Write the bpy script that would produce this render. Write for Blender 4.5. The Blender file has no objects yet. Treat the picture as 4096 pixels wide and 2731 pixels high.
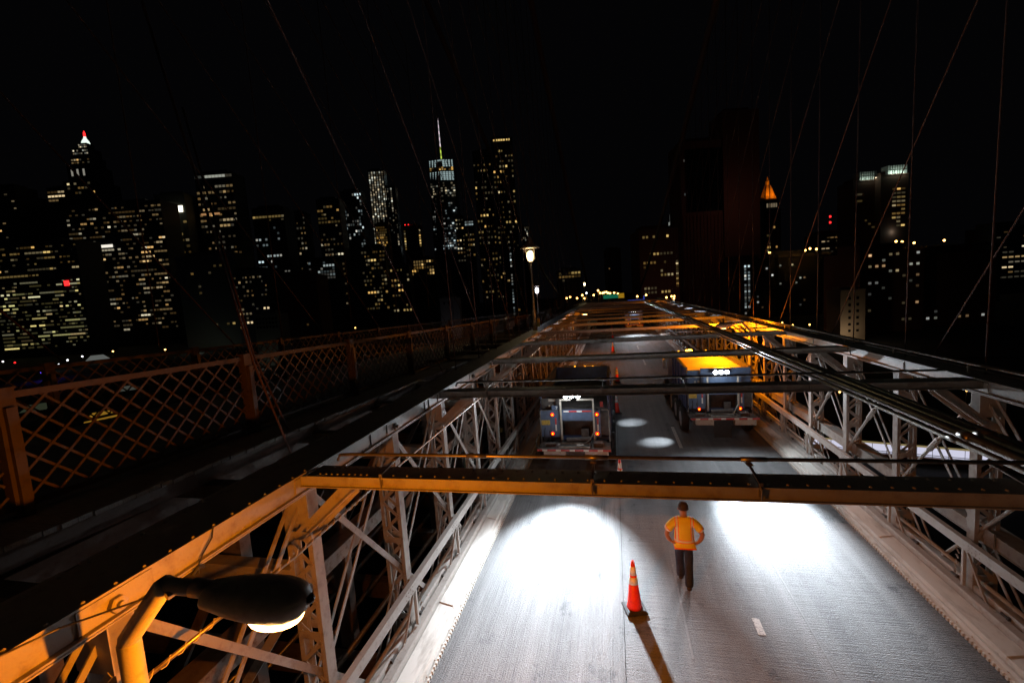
import bpy, bmesh, math, random
from mathutils import Vector, Matrix
random.seed(7)
SC = bpy.context.scene
COL = SC.collection
PI = math.pi

# ------------------------------------------------------------------ camera
cam_d = bpy.data.cameras.new('camera')
cam_d.sensor_width = 36.0
cam_d.lens = 15.733
cam_d.clip_start = 0.05
cam_d.clip_end = 6000
cam = bpy.data.objects.new('camera', cam_d)
COL.objects.link(cam)
_r = Vector((0.97369605, 0.21700189, -0.06947078))
_d = Vector((-0.04495906, -0.11592178, -0.9922403))
_f = Vector((-0.2233712, 0.9692638, -0.10311638))
cam.matrix_world = Matrix(((_r.x, -_d.x, -_f.x, 0), (_r.y, -_d.y, -_f.y, 0), (_r.z, -_d.z, -_f.z, 6.0), (0, 0, 0, 1)))
SC.camera = cam
# ------------------------------------------------------------------ night sky
W = bpy.data.worlds.new('World'); SC.world = W; W.use_nodes = True
_bg = W.node_tree.nodes['Background']
_bg.inputs[0].default_value = (0.82, 0.80, 1.0, 1)
_bg.inputs[1].default_value = 0.0012
SC.view_settings.view_transform = 'Standard'
SC.view_settings.look = 'None'
SC.view_settings.exposure = 0.0
SC.view_settings.gamma = 1.0
SC.cycles.use_denoising = True
SC.cycles.max_bounces = 5
SC.cycles.diffuse_bounces = 3
SC.cycles.glossy_bounces = 2
SC.cycles.transmission_bounces = 2
SC.cycles.sample_clamp_indirect = 4.0
SODIUM = (1.0, 0.25, 0.002)
LED = (0.80, 0.90, 1.0)

# ------------------------------------------------------------------ materials
def nodes_of(name):
    m = bpy.data.materials.new(name); m.use_nodes = True
    nt = m.node_tree
    return m, nt, nt.nodes['Principled BSDF']

def mat(name, col, rough=0.6, metal=0.0, col2=None, scale=4.0, lo=0.4, hi=0.65, bump=0.0, bscale=60.0, stretch=None, spec=0.5):
    m, nt, b = nodes_of(name)
    b.inputs['Base Color'].default_value = (*col, 1)
    b.inputs['Roughness'].default_value = rough
    b.inputs['Metallic'].default_value = metal
    b.inputs['Specular IOR Level'].default_value = spec
    if col2 or bump:
        tc = nt.nodes.new('ShaderNodeTexCoord'); mp = nt.nodes.new('ShaderNodeMapping')
        nt.links.new(tc.outputs['Object'], mp.inputs[0])
        if stretch: mp.inputs['Scale'].default_value = stretch
    if col2:
        n = nt.nodes.new('ShaderNodeTexNoise'); n.inputs['Scale'].default_value = scale
        n.inputs['Detail'].default_value = 6; n.inputs['Roughness'].default_value = 0.65
        r = nt.nodes.new('ShaderNodeValToRGB')
        r.color_ramp.elements[0].position = lo; r.color_ramp.elements[0].color = (*col, 1)
        r.color_ramp.elements[1].position = hi; r.color_ramp.elements[1].color = (*col2, 1)
        nt.links.new(mp.outputs[0], n.inputs['Vector']); nt.links.new(n.outputs['Fac'], r.inputs[0])
        nt.links.new(r.outputs[0], b.inputs['Base Color'])
    if bump:
        n2 = nt.nodes.new('ShaderNodeTexNoise'); n2.inputs['Scale'].default_value = bscale; n2.inputs['Detail'].default_value = 4
        bp = nt.nodes.new('ShaderNodeBump'); bp.inputs['Strength'].default_value = bump; bp.inputs['Distance'].default_value = 0.01
        nt.links.new(mp.outputs[0], n2.inputs['Vector']); nt.links.new(n2.outputs['Fac'], bp.inputs['Height'])
        nt.links.new(bp.outputs[0], b.inputs['Normal'])
    return m

def emit(name, col, strength, base=(0.02, 0.02, 0.02), sample=False):
    m, nt, b = nodes_of(name)
    b.inputs['Base Color'].default_value = (*base, 1)
    b.inputs['Emission Color'].default_value = (*col, 1)
    b.inputs['Emission Strength'].default_value = strength
    if not sample: m.cycles.emission_sampling = 'NONE'
    return m

M = {}
M['steel'] = mat('painted_steel', (0.38, 0.35, 0.31), 0.5, 0, (0.21, 0.17, 0.14), 6, 0.50, 0.74, 0.15, 45)
M['steel_old'] = mat('weathered_steel', (0.33, 0.29, 0.25), 0.6, 0, (0.16, 0.085, 0.05), 9, 0.50, 0.66, 0.2, 60)
M['kerb'] = mat('kerb_paint', (0.68, 0.66, 0.60), 0.55, 0, (0.36, 0.33, 0.28), 5, 0.50, 0.75, 0.12, 50, (1, .25, 1))
M['rail'] = mat('rail_steel', (0.46, 0.43, 0.39), 0.45, 0, (0.30, 0.24, 0.20), 11, 0.55, 0.72, 0.1, 60)
M['steel_dark'] = mat('shadowed_frame_paint', (0.13, 0.10, 0.08), 0.65, 0, (0.08, 0.05, 0.035), 9, 0.5, 0.66, 0.2, 60)  # steel colour darkened to imitate shade on the framing
M['galv'] = mat('conduit_metal', (0.34, 0.31, 0.27), 0.32, 0.75, (0.20, 0.15, 0.11), 8, 0.5, 0.7, 0.05, 60)
M['fence'] = mat('fence_paint', (0.11, 0.075, 0.055), 0.6, 0, (0.06, 0.036, 0.027), 9, 0.5, 0.7, 0.1, 60)
M['cable'] = mat('cable_wire', (0.085, 0.042, 0.032), 0.8, 0, (0.05, 0.025, 0.02), 12, 0.45, 0.65)
M['wood'] = mat('weathered_wood', (0.38, 0.37, 0.35), 0.8, 0, (0.17, 0.16, 0.15), 6, 0.4, 0.7, 0.5, 25, (1.0, 12, 6))
M['water'] = mat('river_water', (0.006, 0.008, 0.010), 0.12, 0, None, bump=0.4, bscale=0.25)
M['land'] = mat('city_ground', (0.03, 0.03, 0.03), 0.9)
M['black'] = mat('black_rubber', (0.015, 0.015, 0.016), 0.75, 0, (0.03, 0.028, 0.026), 8)
M['dirty'] = mat('grimy_steel', (0.06, 0.055, 0.05), 0.7, 0, (0.12, 0.10, 0.085), 9, 0.4, 0.7, 0.2, 50)
M['blue'] = mat('truck_blue', (0.085, 0.13, 0.22), 0.38, 0, (0.055, 0.075, 0.115), 6, 0.4, 0.75, 0.04, 40)
M['bluedark'] = mat('truck_dark_blue', (0.035, 0.06, 0.15), 0.35, 0, (0.03, 0.04, 0.06), 6)
M['beige'] = mat('frame_beige', (0.46, 0.41, 0.33), 0.5, 0, (0.28, 0.24, 0.19), 10, 0.5, 0.7)
M['red'] = mat('red_tape', (0.50, 0.03, 0.02), 0.35)
M['white'] = mat('white_tape', (0.75, 0.72, 0.66), 0.4)
M['plate'] = mat('plate_yellow', (0.62, 0.42, 0.06), 0.45, 0, (0.25, 0.15, 0.03), 40, 0.52, 0.6)
M['rim'] = mat('wheel_rim', (0.55, 0.55, 0.54), 0.35, 0.6, (0.25, 0.23, 0.21), 9)
M['glass'] = mat('dark_glass', (0.01, 0.012, 0.016), 0.08)
M['asphaltload'] = mat('asphalt_load', (0.10, 0.09, 0.08), 0.9, 0, (0.05, 0.045, 0.04), 14, bump=1.0, bscale=22)
M['tarp'] = mat('tan_load_cover', (0.42, 0.36, 0.26), 0.8, 0, (0.30, 0.25, 0.17), 5, bump=0.6, bscale=9)
M['cone'] = mat('cone_orange', (0.85, 0.035, 0.010), 0.45, 0, (0.60, 0.03, 0.015), 9, 0.5, 0.8)
M['coneband'] = mat('cone_band', (0.78, 0.76, 0.72), 0.35, 0, (0.5, 0.45, 0.4), 12, 0.55, 0.8)
M['lamphead'] = mat('lamp_housing', (0.42, 0.38, 0.34), 0.45, 0.0, (0.26, 0.23, 0.20), 9, 0.45, 0.75, 0.1, 50)
M['skin'] = mat('skin', (0.30, 0.15, 0.09), 0.55)
M['trousers'] = mat('navy_cloth', (0.010, 0.015, 0.035), 0.85, 0, (0.018, 0.026, 0.055), 14, bump=0.4, bscale=35)
M['hair'] = mat('short_dark_hair', (0.03, 0.018, 0.013), 0.8, bump=0.5, bscale=90)
M['shoe'] = mat('dark_leather', (0.03, 0.02, 0.015), 0.5)
M['green'] = mat('sign_green', (0.01, 0.22, 0.12), 0.5)
M['yellow'] = mat('sign_yellow', (0.6, 0.42, 0.02), 0.5)
M['paintline'] = mat('lane_paint', (0.55, 0.54, 0.50), 0.7, 0, (0.14, 0.14, 0.14), 18, 0.5, 0.62)
M['wornline'] = mat('worn_lane_paint', (0.15, 0.15, 0.15), 0.75, 0, (0.24, 0.24, 0.23), 9, 0.5, 0.68)
M['lens_na'] = emit('sodium_lens', (1.0, 0.5, 0.15), 16)
M['led'] = emit('led_lens', (0.92, 0.97, 1.0), 60)
M['tail'] = emit('tail_lens', (1.0, 0.012, 0.002), 2.2)
M['bulb'] = emit('tail_bulb', (1.0, 0.5, 0.01), 2.2)
M['amber'] = emit('amber_lens', (1.0, 0.40, 0.02), 5)
M['beacon'] = emit('beacon_lens', (1.0, 0.45, 0.03), 22)
M['warmlamp'] = emit('lantern_glow', (1.0, 0.76, 0.34), 12)
M['coollamp'] = emit('cool_lamp_glow', (0.85, 0.88, 1.0), 9)
M['street'] = emit('street_lamp_glow', (1.0, 0.52, 0.12), 9)
M['streetw'] = emit('street_lamp_white', (0.9, 0.95, 1.0), 4)
M['violet'] = emit('violet_light', (0.16, 0.08, 1.0), 2.2)
M['bluelight'] = emit('blue_light', (0.06, 0.15, 1.0), 3)
M['redlight'] = emit('red_light', (1.0, 0.02, 0.02), 2.5)

def road_material(name, transverse):
    m, nt, b = nodes_of(name)
    L = nt.links
    tc = nt.nodes.new('ShaderNodeTexCoord')
    def noise(scale, stretch, detail=5, rough=0.6):
        mp = nt.nodes.new('ShaderNodeMapping'); mp.inputs['Scale'].default_value = stretch
        L.new(tc.outputs['Object'], mp.inputs[0])
        n = nt.nodes.new('ShaderNodeTexNoise'); n.inputs['Scale'].default_value = scale
        n.inputs['Detail'].default_value = detail; n.inputs['Roughness'].default_value = rough
        L.new(mp.outputs[0], n.inputs['Vector']); return n
    st = (0.35, 14, 1) if transverse else (14, 0.35, 1)
    groove = noise(3.0, st, 3, 0.5)
    speck = noise(42, (1, 1, 1), 3, 0.75)
    blot = noise(0.55, (1, .5, 1), 5, 0.6)
    wear = noise(1.0, (2.2, .12, 1), 3, 0.5)
    def math_(op, a, bb):
        x = nt.nodes.new('ShaderNodeMath'); x.operation = op
        for i, v in enumerate((a, bb)):
            if hasattr(v, 'links'): L.new(v, x.inputs[i])
            else: x.inputs[i].default_value = v
        return x.outputs[0]
    s = math_('ADD', math_('MULTIPLY', groove.outputs['Fac'], 0.6), math_('MULTIPLY', speck.outputs['Fac'], 1.0))
    s = math_('ADD', s, math_('MULTIPLY', blot.outputs['Fac'], 0.45))
    s = math_('ADD', s, math_('MULTIPLY', wear.outputs['Fac'], 0.75))
    track = noise(0.9, (3.2, .03, 1), 2, 0.5)
    s = math_('ADD', s, math_('MULTIPLY', math_('SUBTRACT', track.outputs['Fac'], 0.5), 0.55))
    stain = noise(1.3, (1, .8, 1), 6, 0.7)
    dk = math_('MULTIPLY', math_('MAXIMUM', math_('SUBTRACT', stain.outputs['Fac'], 0.58), 0.0), -3.4)
    s = math_('SUBTRACT', math_('ADD', s, dk), 0.12)
    r = nt.nodes.new('ShaderNodeValToRGB')
    r.color_ramp.elements[0].position = 0.40; r.color_ramp.elements[0].color = (0.035, 0.036, 0.038, 1)
    r.color_ramp.elements[1].position = 0.86; r.color_ramp.elements[1].color = (0.25, 0.25, 0.245, 1)
    L.new(math_('MULTIPLY', s, 0.5), r.inputs[0])
    L.new(r.outputs[0], b.inputs['Base Color'])
    b.inputs['Roughness'].default_value = 0.72
    b.inputs['Specular IOR Level'].default_value = 0.35
    bp = nt.nodes.new('ShaderNodeBump'); bp.inputs['Strength'].default_value = 1.0; bp.inputs['Distance'].default_value = 0.02
    hsum = math_('ADD', math_('MULTIPLY', groove.outputs['Fac'], 0.7), speck.outputs['Fac'])
    L.new(hsum, bp.inputs['Height']); L.new(bp.outputs[0], b.inputs['Normal'])
    return m
M['road_l'] = road_material('grooved_roadway_lengthwise', False)
M['road_t'] = road_material('grooved_roadway_crosswise', True)

# ------------------------------------------------------------------ mesh helpers
class MB:
    def __init__(s): s.v = []; s.f = []
    def add(s, vs, fs):
        o = len(s.v); s.v += [tuple(v) for v in vs]; s.f += [tuple(i + o for i in f) for f in fs]; return s
    def box(s, x0, x1, y0, y1, z0, z1):
        return s.add([(x0, y0, z0), (x1, y0, z0), (x1, y1, z0), (x0, y1, z0), (x0, y0, z1), (x1, y0, z1), (x1, y1, z1), (x0, y1, z1)],
                     [(0, 3, 2, 1), (4, 5, 6, 7), (0, 1, 5, 4), (1, 2, 6, 5), (2, 3, 7, 6), (3, 0, 4, 7)])
    def beam(s, A, B, w, h, up=(0, 0, 1)):
        A = Vector(A); B = Vector(B); d = (B - A).normalized(); u = Vector(up)
        if abs(d.dot(u)) > 0.98: u = Vector((0, 1, 0))
        x = d.cross(u).normalized() * (w / 2); z = x.cross(d).normalized() * (h / 2)
        vs = [A - x - z, A + x - z, A + x + z, A - x + z, B - x - z, B + x - z, B + x + z, B - x + z]
        return s.add(vs, [(0, 1, 2, 3), (7, 6, 5, 4), (0, 4, 5, 1), (1, 5, 6, 2), (2, 6, 7, 3), (3, 7, 4, 0)])
    def tube(s, pts, r, n=8, cap=True):
        pts = [Vector(p) for p in pts]; rs = r if isinstance(r, (list, tuple)) else [r] * len(pts)
        rings = []; prev = None
        for i, p in enumerate(pts):
            d = (pts[min(i + 1, len(pts) - 1)] - pts[max(i - 1, 0)]).normalized()
            if prev is None:
                u = Vector((0, 0, 1)) if abs(d.z) < 0.9 else Vector((1, 0, 0))
                a = d.cross(u).normalized()
            else:
                a = (prev - d * prev.dot(d)).normalized()
            prev = a; b = d.cross(a)
            rings.append([p + (a * math.cos(2 * PI * k / n) + b * math.sin(2 * PI * k / n)) * rs[i] for k in range(n)])
        vs = [v for r_ in rings for v in r_]; fs = []
        for i in range(len(pts) - 1):
            for k in range(n):
                fs.append((i * n + k, i * n + (k + 1) % n, (i + 1) * n + (k + 1) % n, (i + 1) * n + k))
        if cap:
            fs.append(tuple(range(n))[::-1]); fs.append(tuple((len(pts) - 1) * n + k for k in range(n)))
        return s.add(vs, fs)
    def lathe(s, prof, n=12, c=(0, 0, 0), axis='z'):
        vs = []; fs = []
        for r, z in prof:
            for k in range(n):
                a = 2 * PI * k / n; x, y = r * math.cos(a), r * math.sin(a)
                p = {'z': (x, y, z), 'x': (z, x, y), 'y': (x, z, y)}[axis]
                vs.append((p[0] + c[0], p[1] + c[1], p[2] + c[2]))
        for i in range(len(prof) - 1):
            for k in range(n): fs.append((i * n + k, i * n + (k + 1) % n, (i + 1) * n + (k + 1) % n, (i + 1) * n + k))
        fs.append(tuple(range(n))[::-1]); fs.append(tuple((len(prof) - 1) * n + k for k in range(n)))
        return s.add(vs, fs)
    def dome(s, c, r, h, nrm='z', n=6, sgn=1):
        return s.lathe([(r, 0), (r * 0.8, h * 0.6 * sgn), (r * 0.35, h * sgn)], n, c, nrm)
    def prof_y(s, poly, y0, y1):
        n = len(poly)
        vs = [(x, y0, z) for x, z in poly] + [(x, y1, z) for x, z in poly]
        fs = [(k, (k + 1) % n, n + (k + 1) % n, n + k) for k in range(n)]
        fs += [tuple(range(n))[::-1], tuple(range(n, 2 * n))]
        return s.add(vs, fs)
    def mesh(s, name, m=None, smooth=False):
        me = bpy.data.meshes.new(name); me.from_pydata(s.v, [], s.f)
        bm = bmesh.new(); bm.from_mesh(me); bmesh.ops.recalc_face_normals(bm, faces=bm.faces); bm.to_mesh(me); bm.free()
        if m: me.materials.append(M[m] if isinstance(m, str) else m)
        if smooth:
            for p in me.polygons: p.use_smooth = True
        return me
    def build(s, name, m, parent=None, smooth=False, loc=(0, 0, 0)):
        return inst(name, s.mesh(name, m, smooth), parent, loc)

def inst(name, me, parent=None, loc=(0, 0, 0), rot=None, scale=None):
    o = bpy.data.objects.new(name, me); COL.objects.link(o)
    o.location = loc
    if rot: o.rotation_euler = rot
    if scale: o.scale = scale
    if parent: o.parent = parent
    return o
def tag(o, label=None, cat=None, group=None, kind=None):
    if label: o['label'] = label
    if cat: o['category'] = cat
    if group: o['group'] = group
    if kind: o['kind'] = kind
    return o
def empty(name, label=None, cat=None, loc=(0, 0, 0), rotz=0.0, group=None, kind=None):
    o = bpy.data.objects.new(name, None); COL.objects.link(o); o.empty_display_size = 0.2
    o.location = loc; o.rotation_euler = (0, 0, rotz)
    return tag(o, label, cat, group, kind)
def lamp(name, kind, loc, power, col, parent=None, size=0.05, target=None, cone=60, blend=0.5):
    d = bpy.data.lights.new(name, kind); d.energy = power; d.color = col; d.shadow_soft_size = size
    o = bpy.data.objects.new(name, d); COL.objects.link(o); o.location = loc
    if kind == 'SPOT':
        d.spot_size = math.radians(cone); d.spot_blend = blend
        o.rotation_euler = (Vector(target) - Vector(loc)).to_track_quat('-Z', 'Y').to_euler()
    if parent: o.parent = parent
    return o

# ================================================================== SETTING
XL, XR = -3.13, 5.315            # road edges
FL, FR = -3.65, 5.83             # inner faces of the two trusses
ZT = 4.09                        # top of the trusses and struts
PY = [4.5 + 2.16 * k for k in range(-3, 29)]
YEND = 66.0

tag(MB().box(-2500, 2500, -300, 260, -46.2, -46).build('river_water', 'water'), kind='structure')
g = MB(); g.box(-2600, 2600, 262, 3500, -42, -40); g.box(-2600, -60, 110, 262, -41, -40.4); g.box(40, 900, 60, 262, -41, -40.4)
tag(g.build('city_ground', 'land'), kind='structure')

rd = empty('road', kind='structure')
JX = -0.06
MB().box(XL, JX - .005, -3, 75, -.25, 0).build('road_slab', 'road_l', rd)
MB().box(JX + .005, XR, -3, 75, -.25, -.002).build('road_slab', 'road_t', rd)
MB().box(JX - .005, JX + .005, -3, 75, -.25, -.02).build('road_joint', 'black', rd)
MB().box(-16, 7, 75.02, 330, -.4, -.03).build('approach_slab', 'road_l', rd)
for y in (-.6, 7.68, 16.8, 25.9, 35.1, 44.2, 53.4):
    MB().box(2.15, 2.27, y, y + .40 if y == 7.68 else y + 2.6, .001, .005).build('lane_dash', 'paintline', rd)
MB().box(3.02, 3.05, 5.0, 40, .0012, .004).build('lane_line', 'wornline', rd)
MB().box(.98, 1.02, 7.0, 40, .0012, .004).build('lane_line', 'wornline', rd)
# drain grate by the left kerb
gr = MB()
for i in range(9): gr.box(XL + .06, XL + .40, 12.9 + i * .11, 12.95 + i * .11, .004, .012)
for i in range(5): gr.box(XL + .06 + i * .08, XL + .075 + i * .08, 12.85, 13.9, .006, .014)
gr.build('drain_grate', 'dirty', rd)
# the roadway on the far side of the walkway, and the closed deck between
MB().box(-21, -12.3, -3, 74.9, -.3, -.05).build('far_roadway_slab', 'road_l', rd)

def kerb(name, e, s):
    """steel kerb: e = road edge, s = outward direction"""
    k = empty(name, kind='structure')
    X = lambda d: e + s * d
    def prof(pts, y0, y1): return MB().prof_y([(X(d), z) for d, z in pts], y0, y1)
    prof([(0, -.1), (0, .12), (.02, .17), (.06, .17), (.06, -.1)], -3, 74).build('base_angle', 'kerb', k)
    y = -2.2
    while y < 60:                                  # sloping plates with splice covers
        prof([(.062, .16), (.085, .235), (.335, .285), (.335, .16)], y, y + 3.23).build('kerb_plate', 'kerb', k)
        c = prof([(.065, .18), (.082, .247), (.338, .297), (.338, .18)], y + 3.1, y + 3.38).build('splice_cover', 'kerb', k)
        y += 3.25
    prof([(.345, .1), (.345, .36), (.36, .40), (.49, .40), (.49, .1)], -3, 74).build('channel_beam', 'rail', k)
    prof([(.52, .1), (.52, .44), (.535, .48), (.66, .48), (.66, .1)], -3, 74).build('channel_beam', 'rail', k)
    MB().tube([(X(.58), -3, .60), (X(.58), 74, .60)], .035, 8).build('pipe_rail', 'rail', k, True)
    b = MB(); y = 0
    while y < 26:
        b.box(min(X(-.03), X(.002)), max(X(-.03), X(.002)), y, y + .045, .0, .05); y += .085
    y = 0
    while y < 26:
        b.dome((X(.0), y, .12), .014, .02, 'x', 5, -s); y += .33
    tag(b.build('bolt_heads', 'kerb', k), kind='stuff')
    c = MB(); y = .4
    while y < 40:
        c.box(min(X(.48), X(.53)), max(X(.48), X(.53)), y, y + .05, .40, .45)
        c.beam((X(.5), y, .43), (X(.5), y + .16, .43), .03, .02); y += 1.08
    tag(c.build('clips', 'dirty', k), kind='stuff')
    return k
kerb('kerb_left', XL, -1); kerb('kerb_right', XR, 1)

# ================================================================== TRUSSES
def post_meshes(s):
    """local: inner face at x=0 going outward s*x, z=0 at the road"""
    a = MB(); w, t = .34, .018
    for x in (0, w):
        a.box(min(s * x, s * (x + t)), max(s * x, s * (x + t)), -.085, .085, -.9, 3.88)
        for y in (-.085, .067):
            x0, x1 = (x + t, x + .065) if x == 0 else (x - .047, x)
            a.box(min(s * x0, s * x1), max(s * x0, s * x1), y, y + .018, -.9, 3.88)
    a.box(min(s * .0, s * .36), max(s * .0, s * .36), -.095, .095, 3.45, 3.86)
    l = MB(); z = -.7; i = 0
    while z < 3.35:
        for y in (-.094,):
            A, B = (s * .04, s * .32) if i % 2 == 0 else (s * .32, s * .04)
            l.beam((A, y, z), (B, y, z + .26), .05, .012, (0, 1, 0))
        z += .26; i += 1
    for z in (-.3, .62, 2.0, 3.3):
        for y in (-.094,): l.beam((s * .03, y, z), (s * .33, y, z), .10, .014, (0, 1, 0))
    return a.mesh('post', 'steel'), l.mesh('lacing', 'steel')

def truss(name, xf, s, label):
    T = empty(name, label, 'bridge truss')
    X = lambda d: xf + s * d
    mn, mx = (lambda a, b: min(X(a), X(b))), (lambda a, b: max(X(a), X(b)))
    c = MB()
    c.box(mn(-.02, .62), mx(-.02, .62), -2, YEND, ZT - .018, ZT)
    c.box(mn(0, .016), mx(0, .016), -2, YEND, 3.885, ZT - .02)
    c.box(mn(.60, .616), mx(.60, .616), -2, YEND, 3.885, ZT - .02)
    for d0, d1 in ((-.045, .07), (.53, .64)): c.box(mn(d0, d1), mx(d0, d1), -2, YEND, 3.868, 3.883)
    c.box(mn(-.03, .04), mx(-.03, .04), -2, YEND, 3.84, 3.853)
    c.build('top_chord', 'steel', T)
    c = MB(); c.box(mn(.02, .34), mx(.02, .34), -2, 74, -.62, -.42); c.build('bottom_chord', 'steel_old', T)
    r = MB(); y = -1.0
    while y < 34:
        for d in (.02, .58): r.dome((X(d), y, ZT), .016, .014, 'z', 5)
        y += .21 if y < 14 else .42
    for py in PY[:16]:
        for i in range(3):
            for j in range(2): r.dome((X(0), py - .24 + i * .24, 3.94 + j * .085), .017, .014, 'x', 5, -s)
        for i in range(4): r.dome((X(0), py - .8 - i * .1, 3.90), .014, .012, 'x', 5, -s)
    tag(r.build('rivets', 'steel', T), kind='stuff')
    pm, lm = post_meshes(s)
    for k, py in enumerate(PY):
        p = inst('post', pm, T, (xf, py, 0))
        if k < 22:
            inst('lacing', lm, p)
            if k < 12: inst('lacing', lm, p, (0, .188, 0))
        sp = MB().box(mn(-.012, -.001), mx(-.012, -.001), -.22, .22, 3.9, 4.06)
    spm = MB().box(*sorted((s * -.014, s * -.001)), -.26, .26, 3.895, 4.062).mesh('gusset_plate', 'steel')
    for py in PY[:20]: inst('gusset_plate', spm, T, (xf, py, 0))
    # crossing diagonals: a single bar falling away, a pair rising away
    dm = MB().beam((s * .10, 0, 3.86), (s * .10, 3.5, -.1), .085, .016, (1, 0, 0)).mesh('diagonal_bar', 'steel')
    d2 = MB().beam((s * .22, 0, 3.86), (s * .22, -3.5, -.1), .055, .016, (1, 0, 0)).mesh('diagonal_bar', 'steel')
    d3 = MB().beam((s * .14, 0, 3.86), (s * .14, -3.5, -.1), .055, .016, (1, 0, 0)).mesh('diagonal_bar', 'steel')
    if s > 0:
        dm = MB().tube([(s * .12, 0, 3.86), (s * .12, 1.0, 2.73), (s * .12, 1.02, 2.70), (s * .12, 1.28, 2.41), (s * .12, 1.3, 2.39), (s * .12, 3.5, -.1)],
                       [.03, .03, .052, .052, .03, .03], 8).mesh('diagonal_rod', 'steel')
    for py in PY:
        inst('diagonal_bar', dm, T, (xf, py, 0))
        for q, off in ((d2, 0), (d3, .10)): inst('diagonal_bar', q, T, (xf, py + off, 0))
    # guard rail fixed to the posts
    gz = 1.22
    b = MB(); b.box(mn(-.16, -.145), mx(-.16, -.145), -2, 74, gz - .085, gz + .085)
    b.box(mn(-.145, -.07), mx(-.145, -.07), -2, 74, gz + .07, gz + .085); b.box(mn(-.145, -.07), mx(-.145, -.07), -2, 74, gz - .085, gz - .07)
    b.build('guard_rail', 'rail', T)
    br = MB()
    for py in PY:
        br.box(mn(-.144, 0), mx(-.144, 0), py - .06, py + .06, gz - .06, gz + .06)
        br.beam((X(-.08), py, .42), (X(-.08), py, gz - .07), .05, .05)
        if py < 26:
            br.beam((X(-.05), py - .45, .42), (X(-.12), py - .1, gz - .08), .03, .03)
    br.build('rail_brackets', 'rail', T)
    ch = MB()
    for py in PY[:14]:
        for i in range(6): ch.tube([(X(-.1), py + .12 + i * .012, gz - .12 - i * .1), (X(-.06), py + .12 + i * .02, gz - .2 - i * .1)], .014, 5)
        for i in range(4):
            for j in (-.04, .04): ch.dome((X(-.16), py - .45 + i * .08, gz + j), .011, .01, 'x', 5, -s)
    tag(ch.build('rail_bolts', 'steel_old', T), kind='stuff')
    return T
TL = truss('bridge_truss', FL, -1, 'left steel truss with laced posts and crossing bars beside the walkway')
TR = truss('bridge_truss', FR, 1, 'right steel truss with ringed gussets and turnbuckle rods behind the right kerb')

hx = MB().lathe([(.062, 0), (.062, .05), (.05, .056)], 6, (0, 0, 0), 'x').lathe([(.028, .05), (.028, .085), (.02, .09)], 10, (0, 0, 0), 'x').mesh('hex_nut', 'steel')
for hy in (2.32, 6.64, 10.96, 15.28): inst('hex_nut', hx, TL, (FL + .002, hy, 3.965))
wb = MB().box(-.004, .012, -.006, .006, -.09, .10).mesh('wire_tie', 'black')
for hy in (2.09, 5.9, 7.9, 8.1): inst('wire_tie', wb, TL, (FL + .001, hy, 3.975))
MB().tube([(FL + .02, 3.16, 4.11), (FL + .035, 3.12, 4.02), (FL + .03, 3.02, 3.93), (FL + .05, 2.94, 3.86), (FL + .06, 2.93, 3.80)], .007, 6).tube([(FL + .05, 2.99, 3.83), (FL + .06, 2.93, 3.86), (FL + .05, 2.88, 3.82)], .016, 6).build('rope_hook', 'black', TL)
# right truss: mid height girder with ringed gussets, walkway pipe rail above the chord
g = MB(); g.box(6.0, 6.015, -1, 70, 1.25, 1.47); g.box(5.975, 6.30, -1, 70, 1.472, 1.485); g.box(5.985, 6.06, -1, 70, 1.235, 1.248)
g.build('mid_girder', 'steel', TR)
r = MB()
y = 3.0
while y < 30:
    r.dome((5.99, y, 1.485), .013, .012, 'z', 5); y += .14
tag(r.build('rivets', 'steel', TR), kind='stuff')
gm = MB()
R0 = .17
ring = [(5.985, R0 * math.cos(2 * PI * i / 16), R0 * math.sin(2 * PI * i / 16)) for i in range(17)]
gm.tube(ring, .035, 6, False); gm.lathe([(.03, -.06), (.085, -.06), (.085, .03), (.03, .03)], 10, (5.98, 0, 0), 'x')
gm.box(5.955, 5.975, -.3, -.06, -.13, .13); gm.box(5.955, 5.975, .06, .3, -.13, .13)
gm.beam((6.08, 0, 0), (5.95, 0, 0), .05, .05)
gme = gm.mesh('ring_gusset', 'steel')
for py in PY[1:22]: inst('ring_gusset', gme, TR, (0, py, 1.40))
MB().tube([(6.02, -2, 4.27), (6.02, 66, 4.22)], .035, 8).build('pipe_rail', 'galv', TR, True)
MB().tube([(6.10, -2, 4.17), (6.10, 66, 4.14)], .02, 6).build('pipe_rail', 'galv', TR, True)
st = MB()
for py in PY: st.beam((6.04, py + .5, ZT), (6.04, py + .5, 4.25), .03, .03)
st.build('stanchions', 'steel', TR)

# left truss: lateral braces and girders under the walkway
sup = empty('walkway_support_frame', 'dark steel framing under the raised wooden walkway left of the truss', 'bridge frame')
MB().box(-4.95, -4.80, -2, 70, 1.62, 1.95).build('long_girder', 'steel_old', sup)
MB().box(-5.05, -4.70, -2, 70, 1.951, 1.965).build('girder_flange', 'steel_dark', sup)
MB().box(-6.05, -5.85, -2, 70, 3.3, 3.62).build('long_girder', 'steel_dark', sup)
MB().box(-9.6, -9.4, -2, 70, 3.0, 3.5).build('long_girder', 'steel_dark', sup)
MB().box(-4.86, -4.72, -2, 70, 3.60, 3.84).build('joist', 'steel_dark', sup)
MB().box(-5.2, -5.08, -2, 70, 3.45, 3.62).build('joist', 'steel_dark', sup)
xm = MB(); xm.box(-6.6, -3.98, -.07, -.055, 2.62, 2.86); xm.box(-6.6, -3.98, -.14, .06, 2.861, 2.875); xm.box(-6.6, -3.98, -.14, .06, 2.605, 2.619)
xme = xm.mesh('cross_beam', 'steel')
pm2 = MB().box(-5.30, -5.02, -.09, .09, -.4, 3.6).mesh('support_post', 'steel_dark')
om = MB().box(-6.9, -4.42, -.10, .10, 3.62, 3.80).mesh('outrigger_beam', 'steel_dark')
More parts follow.
